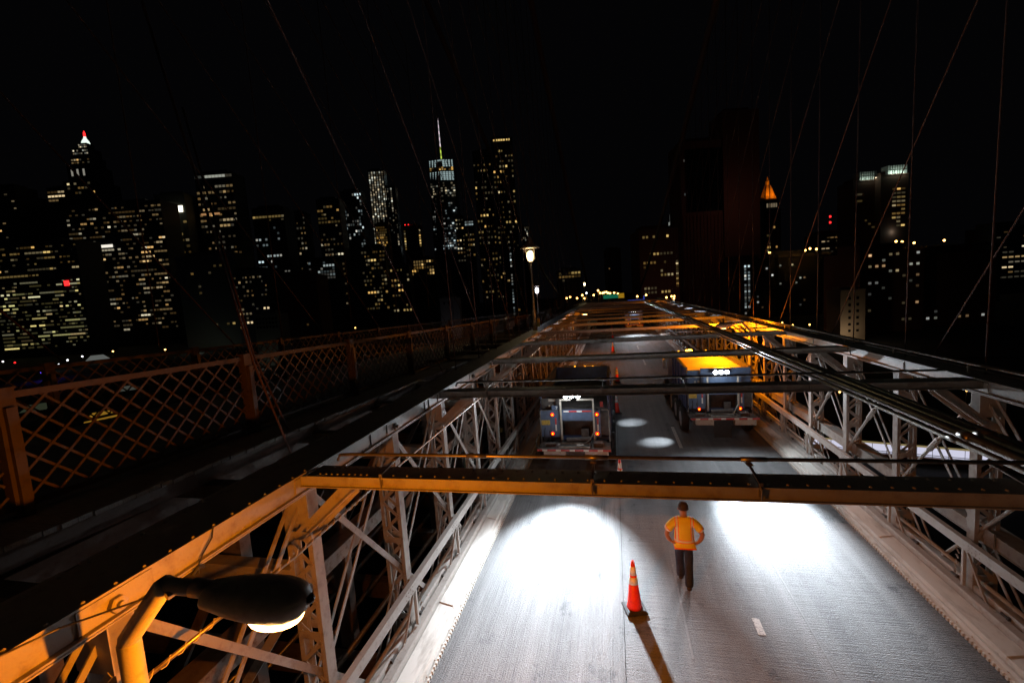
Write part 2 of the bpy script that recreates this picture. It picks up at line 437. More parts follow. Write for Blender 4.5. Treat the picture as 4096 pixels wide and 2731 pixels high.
fm = MB().box(-12.5, -3.4, -.12, .12, -.75, -.35).mesh('floor_beam', 'steel_dark')
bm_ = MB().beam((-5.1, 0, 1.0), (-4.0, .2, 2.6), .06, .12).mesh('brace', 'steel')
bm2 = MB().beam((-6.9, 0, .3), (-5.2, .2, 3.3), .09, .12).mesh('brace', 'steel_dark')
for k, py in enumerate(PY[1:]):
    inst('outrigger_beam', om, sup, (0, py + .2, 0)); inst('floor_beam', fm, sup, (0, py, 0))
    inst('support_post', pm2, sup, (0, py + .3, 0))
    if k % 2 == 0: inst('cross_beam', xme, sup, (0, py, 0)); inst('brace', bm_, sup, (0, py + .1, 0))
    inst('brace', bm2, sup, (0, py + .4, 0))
for x, z in ((-5.5, -.2), (-6.2, -.2), (-5.9, .5), (-4.5, .35)):
    MB().tube([(x, -2, z), (x, 60, z)], .045, 8).build('cable_duct', 'galv', sup, True)
# angle strips beside the chord top between the outriggers
am = MB().box(-4.44, -4.32, 0, 1.0, 4.02, 4.035).mesh('angle_strip', 'rail')
for y in (1.5, 2.62, 3.74, 4.9, 6.4, 8.2, 10.4, 12.6, 14.8): inst('angle_strip', am, sup, (0, y, 0))
pk = MB(); pk.tube([(-4.5, 2.1, 3.35), (-6.2, 2.0, 3.42)], .09, 10); pk.build('drain_pipe', 'steel_dark', sup, True)

# ================================================================== OVERHEAD STRUTS
sm = MB()
sm.box(FL, FR, -.09, -.075, 3.965, 4.072); sm.box(FL, FR, .175, .19, 3.965, 4.072)
sm.box(FL + .1, FR - .1, -.115, .215, 4.072, 4.088); sm.box(FL, FR, -.12, -.03, 3.953, 3.964); sm.box(FL, FR, .13, .22, 3.953, 3.964)
sme = sm.mesh('beam', 'steel')
rv = MB(); x = FL + .25; i = 0
while x < FR - .2:
    rv.dome((x, -.05, 4.088), .016, .014, 'z', 5); rv.dome((x + .05, .15, 4.088), .016, .014, 'z', 5)
    x += .075 if i < 8 else .165; i += 1
rve = rv.mesh('rivets', 'steel')
def knee(s, xf):
    k = MB()
    k.beam((xf - s * .0, -.03, 3.38), (xf - s * .66, -.03, 3.965), .20, .02, (0, 1, 0))
    k.beam((xf, .05, 3.34), (xf - s * .70, .05, 3.93), .015, .10, (0, 1, 0))
    k.beam((xf, -.12, 3.34), (xf - s * .70, -.12, 3.93), .015, .07, (0, 1, 0))
    for i in range(4):
        for j in (-.05, .05): k.dome((xf - s * (.05 + .05 * i + j), -.055, 3.42 + .045 * i), .015, .014, 'y', 5, -1)
    return k.mesh('knee_brace', 'steel')
kl, kr = knee(-1, FL), knee(1, FR)
cp = MB(); cp.tube([(-3.4, .30, 4.12), (-3.36, .30, 4.19), (-3.2, .30, 4.20), (-1.0, .30, 4.20), (-.98, .30, 4.20), (FR - .3, .30, 4.20)], .021, 8)
for x in (-.25, -1.6, 1.3): cp.tube([(x - .12, .30, 4.2), (x + .12, .30, 4.2)], .027, 8)
cpe = cp.mesh('conduit', 'galv', True)
bk = MB(); bk.box(-.03, .03, .22, .34, 4.16, 4.17); bk.beam((0, .30, 4.16), (0, -.09, 4.12), .025, .012); bk.box(-.018, .018, -.11, -.092, 4.0, 4.13)
bk.tube([(0, -.10, 4.10), (0, -.13, 4.08), (0, -.12, 3.97)], .008, 5)
bke = bk.mesh('conduit_bracket', 'galv')
ORD = ['nearest', 'second', 'third', 'fourth', 'fifth', 'sixth']
for n in range(1, 16):
    y = .12 + 4.311 * n
    lab = (f'{ORD[n-1]} riveted steel strut spanning the roadway overhead, counted from the worker' if n <= 6 else 'distant riveted strut over the roadway beyond the trucks')
    t = empty('overhead_strut', lab, 'strut', (0, y, 0), group='steel struts over the roadway')
    inst('beam', sme, t); inst('knee_brace', kl, t); inst('knee_brace', kr, t)
    if n <= 6: tag(inst('rivets', rve, t), kind='stuff')
    if n in (1, 2, 4):
        inst('conduit', cpe, t)
        for x in (-2.6, -.28, 1.25, 3.3): inst('conduit_bracket', bke, t, (x, 0, 0))
# conduits lying along the struts on the right
for i, (x, z, r, lab) in enumerate(((3.50, 4.13, .030, 'thin conduit at the left of the pipe bundle along the struts'), (3.62, 4.155, .05, 'shiny middle conduit in the pipe bundle lying on the struts'),
                       (3.78, 4.165, .062, 'thickest dark pipe in the bundle lying along the struts'), (3.93, 4.14, .036, 'thin conduit at the right of the pipe bundle along the struts'))):
    t = empty('conduit_pipe', lab, 'pipe', (x, 0, z), group='pipes lying along the struts')
    pts = []; y = 1.0
    while y < 64:
        pts.append((random.uniform(-.012, .012), y, random.uniform(-.006, .012))); y += 2.1
    MB().tube(pts, r, 10).build('pipe', 'galv', t, True)
    for y in (5.5, 11.9, 18.3, 24.7, 31.1, 43.9): MB().tube([(0, y, .003), (0, y + .14, .003)], r * 1.2, 10).build('coupling', 'galv', t, True)
# armoured cable strung inside the left truss
cbl = empty('armoured_cable', 'wrapped armoured cable strung along the left truss behind the lamp', 'cable')
MB().tube([(-3.3, 1.6, 3.53), (-3.3, 3.8, 3.49), (-3.3, 5.2, 3.53), (-3.34, 12, 3.50), (-3.34, 30, 3.52)], .017, 8).build('core', 'galv', cbl, True)
hx = [(-3.3 + .022 * math.cos(i * .9), 1.6 + i * .018, 3.512 + .022 * math.sin(i * .9)) for i in range(190)]
MB().tube(hx, .005, 4).build('wrapping_wire', 'rail', cbl)

# ================================================================== WALKWAY
def zw(y): return 4.16 - .031 * y + .12     # deck level of the sloping walkway (at the fence foot)
walk = empty('walkway', kind='structure')
plk = MB().box(-10.6, -5.27, -.066, .066, -.05, 0).mesh('plank', 'wood')
for i in range(170):
    y = 1.0 + i * .14
    inst('plank', plk, walk, (random.uniform(-.012, .012), y, zw(y) - .07 + random.uniform(-.006, .004)))
far = MB(); y = 1.0 + 170 * .14
while y < 120:
    far.box(-10.6, -5.27, y - .13, y + .13, zw(y) - .12, zw(y) - .07); y += .28
tag(far.build('far_planks', 'wood', walk), kind='stuff')
MB().beam((-5.36, 0, zw(0) - .22), (-5.36, 118, zw(118) - .22), .10, .18).build('edge_stringer', 'steel_dark', walk)

def fence(name, X, label, near):
    fn = empty(name, label, 'fence')
    H = 1.17; y0 = 3.16; P = 3.035
    tr = MB(); tr.beam((X, -1, zw(-1) + H), (X, 118, zw(118) + H), .05, .07); tr.build('top_rail', 'fence', fn)
    br = MB(); br.beam((X, -1, zw(-1) + .03), (X, 118, zw(118) + .03), .04, .05); br.build('bottom_rail', 'fence', fn)
    if near: MB().beam((X + .03, -1, zw(-1) - .02), (X + .03, 118, zw(118) - .02), .03, .04).build('toe_board', 'wood', fn)
    pm = MB(); pm.box(-.05, .07, -.075, .075, -.35, H + .06); pm.box(.07, .12, -.04, .04, -.42, H * .9); pm.box(-.06, .08, -.085, .085, H + .061, H + .085)
    pme = pm.mesh('post', 'fence'); ft = MB().box(-.15, .35, -.05, .05, -.44, -.36).mesh('post_foot', 'fence')
    bar = MB().box(0, 1, -.006, .006, -.013, .013).mesh('lattice_bar', 'fence')
    sl = -.031
    for k in range(-1, 30):
        yp = y0 + P * k
        p = inst('post', pme, fn, (X, yp, zw(yp)))
        if near: inst('post_foot', ft, p)
        a, b = yp + .09, yp + P - .09
        z0, z1 = .05, H - .03
        segs = []
        pitch = .28; tan = .93
        for sgn in (1, -1):
            c = a - (z1 - z0) / tan if sgn > 0 else a
            e = b if sgn > 0 else b + (z1 - z0) / tan
            while c < e:
                # param along bar: y = c + sgn*t, z = z0 + tan*t
                t0, t1 = 0, (z1 - z0) / tan
                lo = (a - c) if sgn > 0 else (c - b); hi = (b - c) if sgn > 0 else (c - a)
                t0, t1 = max(t0, lo), min(t1, hi)
                if t1 - t0 > .03:
                    segs.append(((c + sgn * t0, z0 + tan * t0), (c + sgn * t1, z0 + tan * t1), sgn))
                c += pitch
        if near and k <= 2:
            for (ya, za), (yb, zb), sg in segs:
                za += zw(ya); zb += zw(yb); Ln = math.hypot(yb - ya, zb - za)
                o = inst('lattice_bar', bar, fn, (X + .008 * sg, ya, za)); o.scale = (Ln, 1, 1)
                ang = math.atan2(zb - za, yb - ya)
                o.rotation_euler = Matrix(((0, 1, 0), (math.cos(ang), 0, -math.sin(ang)), (math.sin(ang), 0, math.cos(ang)))).to_euler()
        elif k < 16:
            m = MB()
            for (ya, za), (yb, zb), sg in segs:
                m.beam((X + .008 * sg, ya, za + zw(ya)), (X + .008 * sg, yb, zb + zw(yb)), .026, .012, (1, 0, 0))
            tag(m.build('lattice_panel', 'fence', fn), kind='stuff')
    return fn
fence('lattice_fence', -6.0, 'near lattice fence with flat crossed bars along the wooden walkway', True)
fence('lattice_fence', -10.4, 'farther lattice fence on the other side of the wooden walkway', False)

# ================================================================== CABLES
def cable(name, pts, r, label, group, mt='cable', n=6):
    o = MB().tube(pts, r, n).build(name, mt, None, True)
    tag(o, label, 'cable', group); return o
def lerp_pts(tab, y):
    for (ya, za), (yb, zb) in zip(tab, tab[1:]):
        if ya <= y <= yb: return za + (zb - za) * (y - ya) / (yb - ya)
    return tab[-1][1]
def nth(k): return ('nearest', 'second nearest', 'third nearest', 'fourth nearest', 'fifth nearest', 'sixth nearest', 'seventh nearest', 'eighth nearest')[k] if k < 8 else 'thin distant'
MR = [(-30, 42), (-10, 33), (10, 26.5), (28, 21.1), (43, 17.4), (65, 12.4), (90, 8), (114, 4.3)]
ML = [(-30, 45), (-5, 37), (15, 30), (30, 24.4), (45, 18.6), (60, 13), (76, 7.8), (95, 4.0)]
cable('main_cable', [(6.2, y, z) for y, z in MR], .2, 'thick main suspension cable rising over the right truss', 'main cables', n=10)
cable('main_cable', [(-4.2, y, z) for y, z in ML], .2, 'thick main suspension cable rising over the left truss', 'main cables', n=10)
cable('main_cable', [(-11.2, y, z + 1.5) for y, z in ML], .2, 'thick main suspension cable beyond the walkway', 'main cables', n=10)
for side, X, tab in (('right', 6.15, MR), ('left', -4.2, ML)):
    Ty = -27 if side == 'right' else -30
    for k, py in enumerate(PY[(3 if side == 'right' else 6):28]):
        y = py + .3; zt = lerp_pts(tab, y)
        cable('suspender_cable', [(X, y, ZT), (X, y - .02 * zt, zt)], .014, nth(k) + f' upright wire suspender hanging down to the {side} truss', f'suspenders of the {side} truss')
    for k, py in enumerate(PY[(4 if side == 'right' else 6):28]):
        if k % 2: continue
        y = py - .3; z1 = 54 if side == 'right' else 52
        t = .72
        cable('stay_cable', [(X + (.12 if side == 'right' else -.12), y, ZT), (X * .98, y + (Ty - y) * t, ZT + (z1 - ZT) * t)], .0135, nth(k // 2) + f' slanting stay cable fanning up from the {side} truss', f'stays of the {side} truss')
for k in range(12):
    y = 8 + 4.3 * k
    cable('stay_cable', [(-11.2, y, 3.9), (-11.2, y + (-30 - y) * .8, 3.9 + 40)], .02, nth(k) + ' slanting stay cable fanning up beyond the walkway fence', 'stays beyond the walkway')
    cable('suspender_cable', [(-11.2, y + 1, 3.8), (-11.2, y + 1, 30 - .35 * y)], .016, nth(k) + ' upright suspender cable beyond the walkway fence', 'suspenders beyond the walkway')
cable('stay_rod', [(-4.75, 5.55, 3.85), (-4.65, 4.95, 5.35), (-4.65, 3.85, 10.5)], .016, 'thick stay rod slanting down past the second fence post', 'stay rods by the fence')
cable('stay_rod', [(-5.35, 6.35, 3.75), (-5.75, 6.15, 5.3), (-5.9, 5.6, 9)], .016, 'thick rod rising close against the second fence post', 'stay rods by the fence')

# ================================================================== ROADWAY LAMPS
def cobra(x, y, s, label, power, beam=650):
    """s=+1: pole on the left truss, arm reaching right"""
    t = empty('roadway_lamp', label, 'street lamp', (x, y, 0), group='sodium lamps over the roadway')
    t.scale = (1, 1, 1)
    S = lambda a, b, c: (s * a, b, c)
    MB().tube([S(0, 0, .5), S(0, 0, 3.755)], .072, 14).tube([S(-.005, 0, 3.70), S(.005, 0, 3.775), S(.31, .05, 4.15), S(.355, .06, 4.175)], .068, 14).tube([S(.31, .05, 4.16), S(.37, .06, 4.165), S(.64, .105, 4.13)], .054, 14).build('pole', 'steel', t, True)
    MB().tube([S(.53, .09, 4.145), S(.66, .11, 4.125)], .064, 12).build('slip_fitter', 'lamphead', t, True)
    cl = MB(); cl.tube([S(.40, .0, 4.13), S(.44, .14, 4.15)], .03, 6); cl.tube([S(.35, .03, 4.14), S(-.2, -.25, 4.03), S(-.5, -1.1, 4.05)], .007, 5)
    cl.build('guy_wire', 'galv', t)
    ax = Vector((s * .70, .14, -.085)).normalized(); side = ax.cross(Vector((0, 0, 1))).normalized(); up = side.cross(ax)
    O = Vector(S(.63, .10, 4.125))
    h = MB(); rings = []
    prof = [(0, .085, .06, .06), (.02, .12, .08, .08), (.10, .135, .095, .10), (.22, .165, .11, .13), (.36, .182, .12, .155), (.50, .182, .115, .16), (.59, .165, .105, .15), (.66, .125, .085, .12), (.70, .075, .055, .07), (.715, .02, .014, .02)]
    n = 20
    vs = []
    for d, w, hu, hd in prof:
        for k in range(n):
            a = 2 * PI * k / n
            c, sn = math.cos(a), math.sin(a)
            vs.append(O + ax * d + side * (w * c) + up * ((hu if sn > 0 else hd) * sn - .02))
    fs = [(i * n + k, i * n + (k + 1) % n, (i + 1) * n + (k + 1) % n, (i + 1) * n + k) for i in range(len(prof) - 1) for k in range(n)]
    fs += [tuple(range(n)), tuple((len(prof) - 1) * n + k for k in range(n))]
    h.add(vs, fs); h.build('lamp_head', 'lamphead', t, True)
    b = MB(); c0 = O + ax * .48 - up * .15
    vs = []; rr = [(1.0, 0), (.93, .024), (.75, .042), (.45, .053), (.1, .057)]
    for q, dz in rr:
        for k in range(n):
            a = 2 * PI * k / n; vs.append(c0 + ax * (.19 * q * math.cos(a)) + side * (.145 * q * math.sin(a)) - up * dz)
    fs = [(i * n + k, i * n + (k + 1) % n, (i + 1) * n + (k + 1) % n, (i + 1) * n + k) for i in range(len(rr) - 1) for k in range(n)] + [tuple((len(rr) - 1) * n + k for k in range(n))]
    b.add(vs, fs); b.build('lens', 'lens_na', t, True)
    d = MB(); e = O + ax * .715
    d.lathe([(.03, -.02), (.04, 0), (.03, .03)], 8, tuple(e - up * .02), 'z'); d.build('photocell', 'glass', t, True)
    lamp('lamp_light', 'POINT', c0 - up * .088, power, SODIUM, t, .02)
    for dy in (1, -1):      # the refractor throws most of the light along the roadway
        lamp('lamp_beam', 'SPOT', c0 - up * .088, beam, SODIUM, t, .02, c0 - up * .088 + Vector((s * 2.9, dy * 6.2, -5.2)), 72, 1.0).data.energy *= (1 if dy > 0 else .45)
    return t
cobra(-3.45, 2.24, 1, 'large sodium roadway lamp on a bent pole in the left foreground', 175, 1500)
_n = bpy.data.objects['roadway_lamp']; _n.location = (-3.45 * .93, 2.24 * .93, .42); _n.scale = (.93, .93, .93)
cobra(5.60, 20.6, -1, 'lit sodium roadway lamp on the right truss beside the farther truck', 850, 1900)
cobra(-3.45, 38.5, 1, 'distant sodium lamp on the left truss beyond the struts', 90)
cobra(5.60, 55.0, -1, 'distant sodium lamp on the right truss near the far end of the struts', 90)

# ================================================================== WALKWAY LANTERNS
def lantern(x, y, z, hgt, label, glow, power, col, detail=True):
    t = empty('walkway_lantern', label, 'lamp post', (x, y, z), group='lantern posts along the walkway')
    MB().lathe([(.13, 0), (.13, .35), (.085, .42), (.075, 1.0), (.055, 1.05), (.05, hgt - .9), (.07, hgt - .86), (.04, hgt - .8)], 10).build('post', 'steel_old', t, True)
    MB().box(.14, .27, -.09, .02, .2, .62).build('junction_box', 'plate', t)
    fr = MB()
    for a in range(4):
        q = PI / 4 + a * PI / 2
        fr.tube([(.10 * math.cos(q), .10 * math.sin(q), hgt - .8), (.24 * math.cos(q), .24 * math.sin(q), hgt - .62), (.27 * math.cos(q), .27 * math.sin(q), hgt - .12)], .014, 5)
    fr.lathe([(.06, hgt - .82), (.10, hgt - .80), (.10, hgt - .76)], 8)
    fr.build('cage', 'steel_old', t)
    MB().lathe([(.06, hgt - .74), (.13, hgt - .68), (.15, hgt - .45), (.12, hgt - .28), (.05, hgt - .22)], 12).build('globe', glow, t, True)
    MB().lathe([(.50, hgt - .10), (.50, hgt - .07), (.34, hgt + .06), (.16, hgt + .22), (.13, hgt + .40), (.05, hgt + .50), (.02, hgt + .62)], 14).build('roof', 'steel_old', t, True)
    lamp('lantern_light', 'POINT', (.0, -.22, hgt - .45), power, col, t, .06)
    return t
lantern(-4.0, 22.9, ZT, 4.3, 'old style lantern post with a wide dark roof and warm yellow glow', 'warmlamp', 42, (1.0, .78, .40))
lantern(-4.35, -5.5, ZT, 4.3, 'added unseen lantern behind the viewpoint, fill light for the walkway', 'warmlamp', 300, (1.0, .82, .62))  # unseen lantern, added to lighten the walkway and near fence
lantern(-7.1, 43.0, zw(43), 3.8, 'cool white glowing lamp post farther along the walkway', 'coollamp', 60, (.85, .88, 1.0))
lantern(-5.4, 92.0, 2.0, 5.6, 'distant yellowish lamp post near the far end of the walkway', 'warmlamp', 120, (1.0, .9, .5))

# ================================================================== TRUCKS
TRK = {}
def tm(key, fn):
    if key not in TRK: TRK[key] = fn()
    return TRK[key]
def truck(x, y, label, load, number=False, tails4=True, lights=None):
    t = empty('dump_truck', label, 'truck', (x, y, 0), group='blue dump trucks on the bridge')
    def P(name, mt, fn, smooth=False, parent=t, loc=(0, 0, 0)):
        return inst(name, tm((name, mt, loc, load if name == 'load' else 0), lambda: fn(MB()).mesh(name, mt, smooth)), parent, (0, 0, 0))
    P('chassis', 'dirty', lambda m: m.box(-.42, .42, .3, 7.4, .62, .86).box(-1.0, 1.0, .5, .75, .6, .9))
    P('bumper', 'dirty', lambda m: m.box(-1.17, 1.17, 0, .10, .93, 1.0).box(-1.15, 1.15, .1, .82, .93, .955))
    P('bumper_tape', 'red', lambda m: m.box(-1.17, 1.17, -.006, -.001, .935, .998))
    def tapes(m):
        for i in range(5): m.box(-1.0 + i * .44, -.84 + i * .44, -.012, -.007, .938, .995)
        return m
    P('bumper_tape', 'white', tapes)
    P('under_box', 'beige', lambda m: m.box(-.97, -.25, .06, .3, .72, .925).box(.36, 1.08, .06, .3, .72, .925))
    P('hopper_lip', 'galv', lambda m: m.box(-.48, .52, .12, .16, 1.0, 1.05).box(-.48, .52, .5, .54, 1.0, 1.05).box(-.48, -.44, .12, .54, 1.0, 1.05).box(.48, .52, .12, .54, 1.0, 1.05).box(.1, .34, .11, .118, 1.1, 1.13))
    P('rear_panel', 'blue', lambda m: m.box(-1.12, -.47, .78, .84, 1.15, 2.06))
    P('rear_panel', 'blue', lambda m: m.box(.68, .86, .78, .84, 1.15, 2.06), loc=(1, 0, 0))
    P('header_panel', 'blue', lambda m: m.box(-.40, .64, .80, .86, 1.70, 2.07))
    P('header_tape', 'red', lambda m: m.box(-.34, .58, .790, .796, 2.0, 2.045))
    P('header_tape', 'white', lambda m: m.box(-.34, -.17, .780, .788, 2.0, 2.045).box(.10, .27, .780, .788, 2.0, 2.045))
    P('panel_tape', 'red', lambda m: m.box(-.64, -.59, .772, .778, 1.58, 1.80).box(.745, .795, .772, .778, 1.58, 1.80))
    P('panel_tape', 'white', lambda m: m.box(-.64, -.59, .772, .778, 1.36, 1.579).box(.745, .795, .772, .778, 1.36, 1.579))
    P('hopper_wall', 'dirty', lambda m: m.box(-1.1, 1.1, 1.3, 1.35, .95, 2.05).box(-.5, -.45, .84, 1.35, .95, 2.0).box(.65, .7, .84, 1.35, .95, 2.0))
    P('frame_post', 'beige', lambda m: m.box(-.45, -.395, .70, .76, 1.08, 2.46), loc=(1, 0, 0))
    P('frame_post', 'beige', lambda m: m.box(.62, .675, .70, .76, 1.08, 2.46), loc=(2, 0, 0))
    P('frame_bar', 'beige', lambda m: m.box(-.394, -.08, .71, .76, 2.41, 2.46).box(.12, .619, .71, .76, 2.41, 2.46))
    if load == 'dark':
        P('upper_panel', 'dirty', lambda m: m.box(-1.1, -.46, .98, 1.04, 2.07, 2.42))
        P('dial_panel', 'beige', lambda m: m.box(-.85, -.62, .955, .975, 2.33, 2.41).box(-.86, -.80, .955, .975, 2.13, 2.20).box(-.74, -.66, .955, .975, 2.13, 2.21))
        P('side_guard', 'red', lambda m: m.box(.86, .96, .88, .9, 2.14, 2.32))
    else:
        P('upper_panel', 'blue', lambda m: m.box(-1.1, -.65, .98, 1.04, 2.07, 2.62).box(-.645, 1.12, .90, .96, 2.08, 2.70), loc=(1, 0, 0))
        P('dial_panel', 'beige', lambda m: m.box(-.95, -.72, .955, .975, 2.36, 2.56))
        P('mud_flap', 'black', lambda m: m.box(-.36, .24, .05, .07, .26, .90))
    # dump body
    def body(m):
        m.box(-1.17, -1.10, 1.06, 5.5, 1.08, 2.66).box(1.10, 1.17, 1.06, 5.5, 1.08, 2.66).box(-1.10, 1.10, 5.42, 5.5, .95, 2.72).box(-1.1, 1.1, 1.12, 5.42, .95, 1.05)
        m.box(-1.19, -1.08, 1.06, 5.5, 2.661, 2.72).box(1.08, 1.19, 1.06, 5.5, 2.661, 2.72)
        for yy in (1.9, 2.8, 3.7, 4.6):
            m.box(-1.22, -1.171, yy, yy + .09, 1.0, 2.64).box(1.171, 1.22, yy, yy + .09, 1.0, 2.64)
        return m
    P('dump_body', 'bluedark', body)
    def heap(m):
        nx, ny = 9, 16; vs = []; rng = random.Random(3)
        for j in range(ny + 1):
            for i in range(nx + 1):
                u = i / nx * 2 - 1; v = j / ny
                base = 2.05 if load == 'dark' else 2.50
                z = base + (.16 if load == 'dark' else .12) * (1 - u * u) * math.sin(PI * (.1 + .8 * v)) + rng.uniform(-.02, .03)
                vs.append((u * 1.09, 1.13 + v * 4.28, z))
        fs = [(j * (nx + 1) + i, j * (nx + 1) + i + 1, (j + 1) * (nx + 1) + i + 1, (j + 1) * (nx + 1) + i) for j in range(ny) for i in range(nx)]
        return m.add(vs, fs)
    P('load', 'asphaltload' if load == 'dark' else 'tarp', heap, True)
    # cab
    def cab(m):
        m.prof_y([(-1.1, .75), (1.1, .75), (1.1, 1.7), (.98, 2.48), (-.98, 2.48), (-1.1, 1.7)], 5.75, 7.3)
        m.box(-1.0, 1.0, 7.3, 8.3, .75, 1.6); return m
    P('cab', 'blue', cab)
    P('cab_window', 'glass', lambda m: m.box(-.8, .8, 5.735, 5.749, 1.75, 2.25))
    P('roof_bar', 'beige', lambda m: m.box(-.75, .75, 6.3, 6.55, 2.49, 2.56))
    be = P('beacon', 'amber', (lambda m: m.box(-.40, -.34, 6.26, 6.29, 2.57, 2.615).box(.06, .11, 6.26, 6.29, 2.57, 2.60).box(.40, .45, 6.26, 6.29, 2.57, 2.60)) if load == 'dark' else
           (lambda m: m.lathe([(.04, 2.56), (.045, 2.6), (.02, 2.63)], 8, (-.68, 6.4, 0)).lathe([(.03, 2.56), (.035, 2.6), (.02, 2.62)], 8, (.60, 6.4, 0)).box(-.62, -.5, 6.27, 6.29, 2.565, 2.60)), True, loc=(load == 'dark', 0, 0))
    if load != 'dark': P('beacon', 'beacon', lambda m: m.lathe([(.11, 2.56), (.12, 2.60), (.10, 2.66), (.04, 2.69)], 10, (-.15, 6.35, 0)).lathe([(.06, 2.56), (.07, 2.60), (.05, 2.65), (.03, 2.67)], 10, (-.30, 6.35, 0)), True, loc=(3, 0, 0))
    P('mirror', 'beige', lambda m: m.box(-1.42, -1.28, 6.7, 6.76, 1.7, 2.2).tube([(-1.35, 6.73, 2.2), (-1.3, 6.7, 2.4), (-1.0, 6.6, 2.42)], .02, 5).tube([(-1.35, 6.73, 1.7), (-1.1, 6.7, 1.6)], .02, 5))
    # wheels
    def tyre(m): return m.lathe([(.30, -.13), (.46, -.14), (.50, -.10), (.50, .10), (.46, .14), (.30, .13)], 20, (0, 0, 0), 'x')
    def rim(m): return m.lathe([(.29, -.135), (.31, -.13), (.27, -.05), (.15, -.04), (.14, -.12), (.05, -.13)], 16, (0, 0, 0), 'x')
    tme, rme = tm('tyre', lambda: tyre(MB()).mesh('tyre', 'black', True)), tm('rim', lambda: rim(MB()).mesh('rim', 'rim', True))
    for yy in (1.75, 3.2, 4.65, 7.4):
        for s in (-1, 1):
            w = empty('wheel'); w.parent = t; w.location = (s * 1.17, yy, .5)
            if s > 0: w.rotation_euler = (0, 0, PI)
            inst('tyre', tme, w); inst('rim', rme, w)
    # lights, plate, rails, hoses
    tl = tm('tail', lambda: MB().lathe([(.062, 0), (.056, -.02), (.02, -.03)], 14, (0, 0, 0), 'y').mesh('tail_light', 'tail', True))
    tb = tm('bulb', lambda: MB().lathe([(.034, -.02), (.03, -.036), (.012, -.042)], 12, (0, 0, 0), 'y').mesh('bulb', 'bulb', True))
    pos = [(-.72, 1.92), (-.74, 1.27), (.75, 1.92), (.74, 1.27)] if tails4 else [(-.74, 1.14), (.72, 1.15)]
    for lx, lz in pos: inst('bulb', tb, inst('tail_light', tl, t, (lx, .772, lz)))
    P('licence_plate', 'plate', lambda m: m.box(-1.10, -.81, .765, .777, 1.57, 1.73))
    if number:
        nb = P('number_board', 'blue', lambda m: m.box(-.73, -.45, .79, .83, 2.062, 2.22))
        fc = bpy.data.curves.new('numeral', 'FONT'); fc.body = '7'; fc.size = .17; fc.extrude = .003; fc.align_x = 'CENTER'
        fc.materials.append(M['white'])
        fo = bpy.data.objects.new('numeral', fc); COL.objects.link(fo)
        bpy.context.view_layer.update(); nm_ = bpy.data.meshes.new_from_object(fo); bpy.data.objects.remove(fo); fo = inst('numeral', nm_, nb); fo.location = (-.57, .785, 2.08); fo.rotation_euler = (PI / 2, 0, 0)
    P('canister', 'dirty', lambda m: m.tube([(-.95, .35, 1.04), (-.6, .4, 1.04)], .06, 8))
    P('tool_box', 'dirty', lambda m: m.box(.62, .92, .3, .6, .957, 1.09))
    P('hydraulic_ram', 'galv', lambda m: m.tube([(.3, .3, 1.06), (.5, .62, 1.1), (.62, .7, 1.3)], .025, 6))
    P('roller', 'dirty', lambda m: m.tube([(-.3, .9, 1.0), (.5, .95, 1.02)], .09, 10))
    P('valve_box', 'dirty', lambda m: m.box(.2, .45, 1.0, 1.25, .97, 1.35))
    P('panel_trim', 'dirty', lambda m: m.box(-1.135, -1.118, .765, .785, 1.1, 2.08).box(-1.12, -.47, .772, .779, 2.062, 2.085).box(-.80, -.785, .7745, .7795, 1.16, 1.55).box(-.48, -.465, .765, .785, 1.1, 2.06).box(.86, 1.12, .84, .86, 1.2, 1.95))
    P('hand_rail', 'galv', lambda m: m.tube([(1.13, .76, 1.0), (1.13, .76, 2.04), (1.10, .76, 2.08), (.9, .76, 2.08)], .018, 6).tube([(-1.13, .76, 1.0), (-1.13, .76, 2.04), (-1.10, .76, 2.08), (-.9, .76, 2.08)], .018, 6))
    P('hose', 'black', lambda m: m.tube([(1.16, .5, 1.3), (1.24, .35, 1.15), (1.23, .25, .98), (1.12, .3, .9)], .016, 6).tube([(-1.16, .5, 1.35), (-1.25, .35, 1.15), (-1.22, .25, .96), (-1.05, .2, 1.02)], .018, 6).tube([(-.98, .70, 1.5), (-1.02, .62, 1.1), (-.9, .55, .98), (-.8, .62, 1.1), (-.84, .70, 1.4)], .014, 6))
    # work lamps
    lx0 = -.03 if load == 'dark' else .05
    P('lamp_bar', 'black', lambda m: m.box(-.32 + lx0, .32 + lx0, .70, .74, 2.50, 2.53), loc=(lx0, 0, 0))
    lb = tm('wl', lambda: MB().lathe([(.078, 0), (.085, .03), (.06, .10), (.03, .11)], 12, (0, 0, 0), 'y').mesh('work_lamp', 'black', True))
    le = tm('we', lambda: MB().lathe([(.075, 0), (.065, -.014), (.02, -.02)], 12, (0, 0, 0), 'y').mesh('lens', 'led', True))
    for i in (-1, 0, 1):
        w = inst('work_lamp', lb, t, (lx0 + i * .20, .66, 2.575)); inst('lens', le, w, (0, -.002, 0))
    if lights: lamp('rear_fill_light', 'POINT', (lx0, .30, 2.45), 24, LED, t, .12)  # added fill point without a fitting, brightens the truck rear
    for (lp, tg, pw, cn, bl) in (lights or []):
        lamp('work_light', 'SPOT', lp, pw, LED, t, .05, tg, cn, bl)
    return t
truck(-1.43, 13.8, 'nearer blue dump truck on the left lane marked 7, four round tail lights lit', 'dark', True, True,
      [((-.03, .58, 2.57), (.08, -4.2, 0), 13500, 45, 1.0), ((-.2, .58, 2.57), (-.1, -6.6, 0), 8500, 50, 1.0), ((-.1, .58, 2.57), (0, -6.0, .5), 420, 110, 1.0), ((1.2, 5.2, 2.2), (1.94, 6.2, 0), 1000, 31, 1.0)])
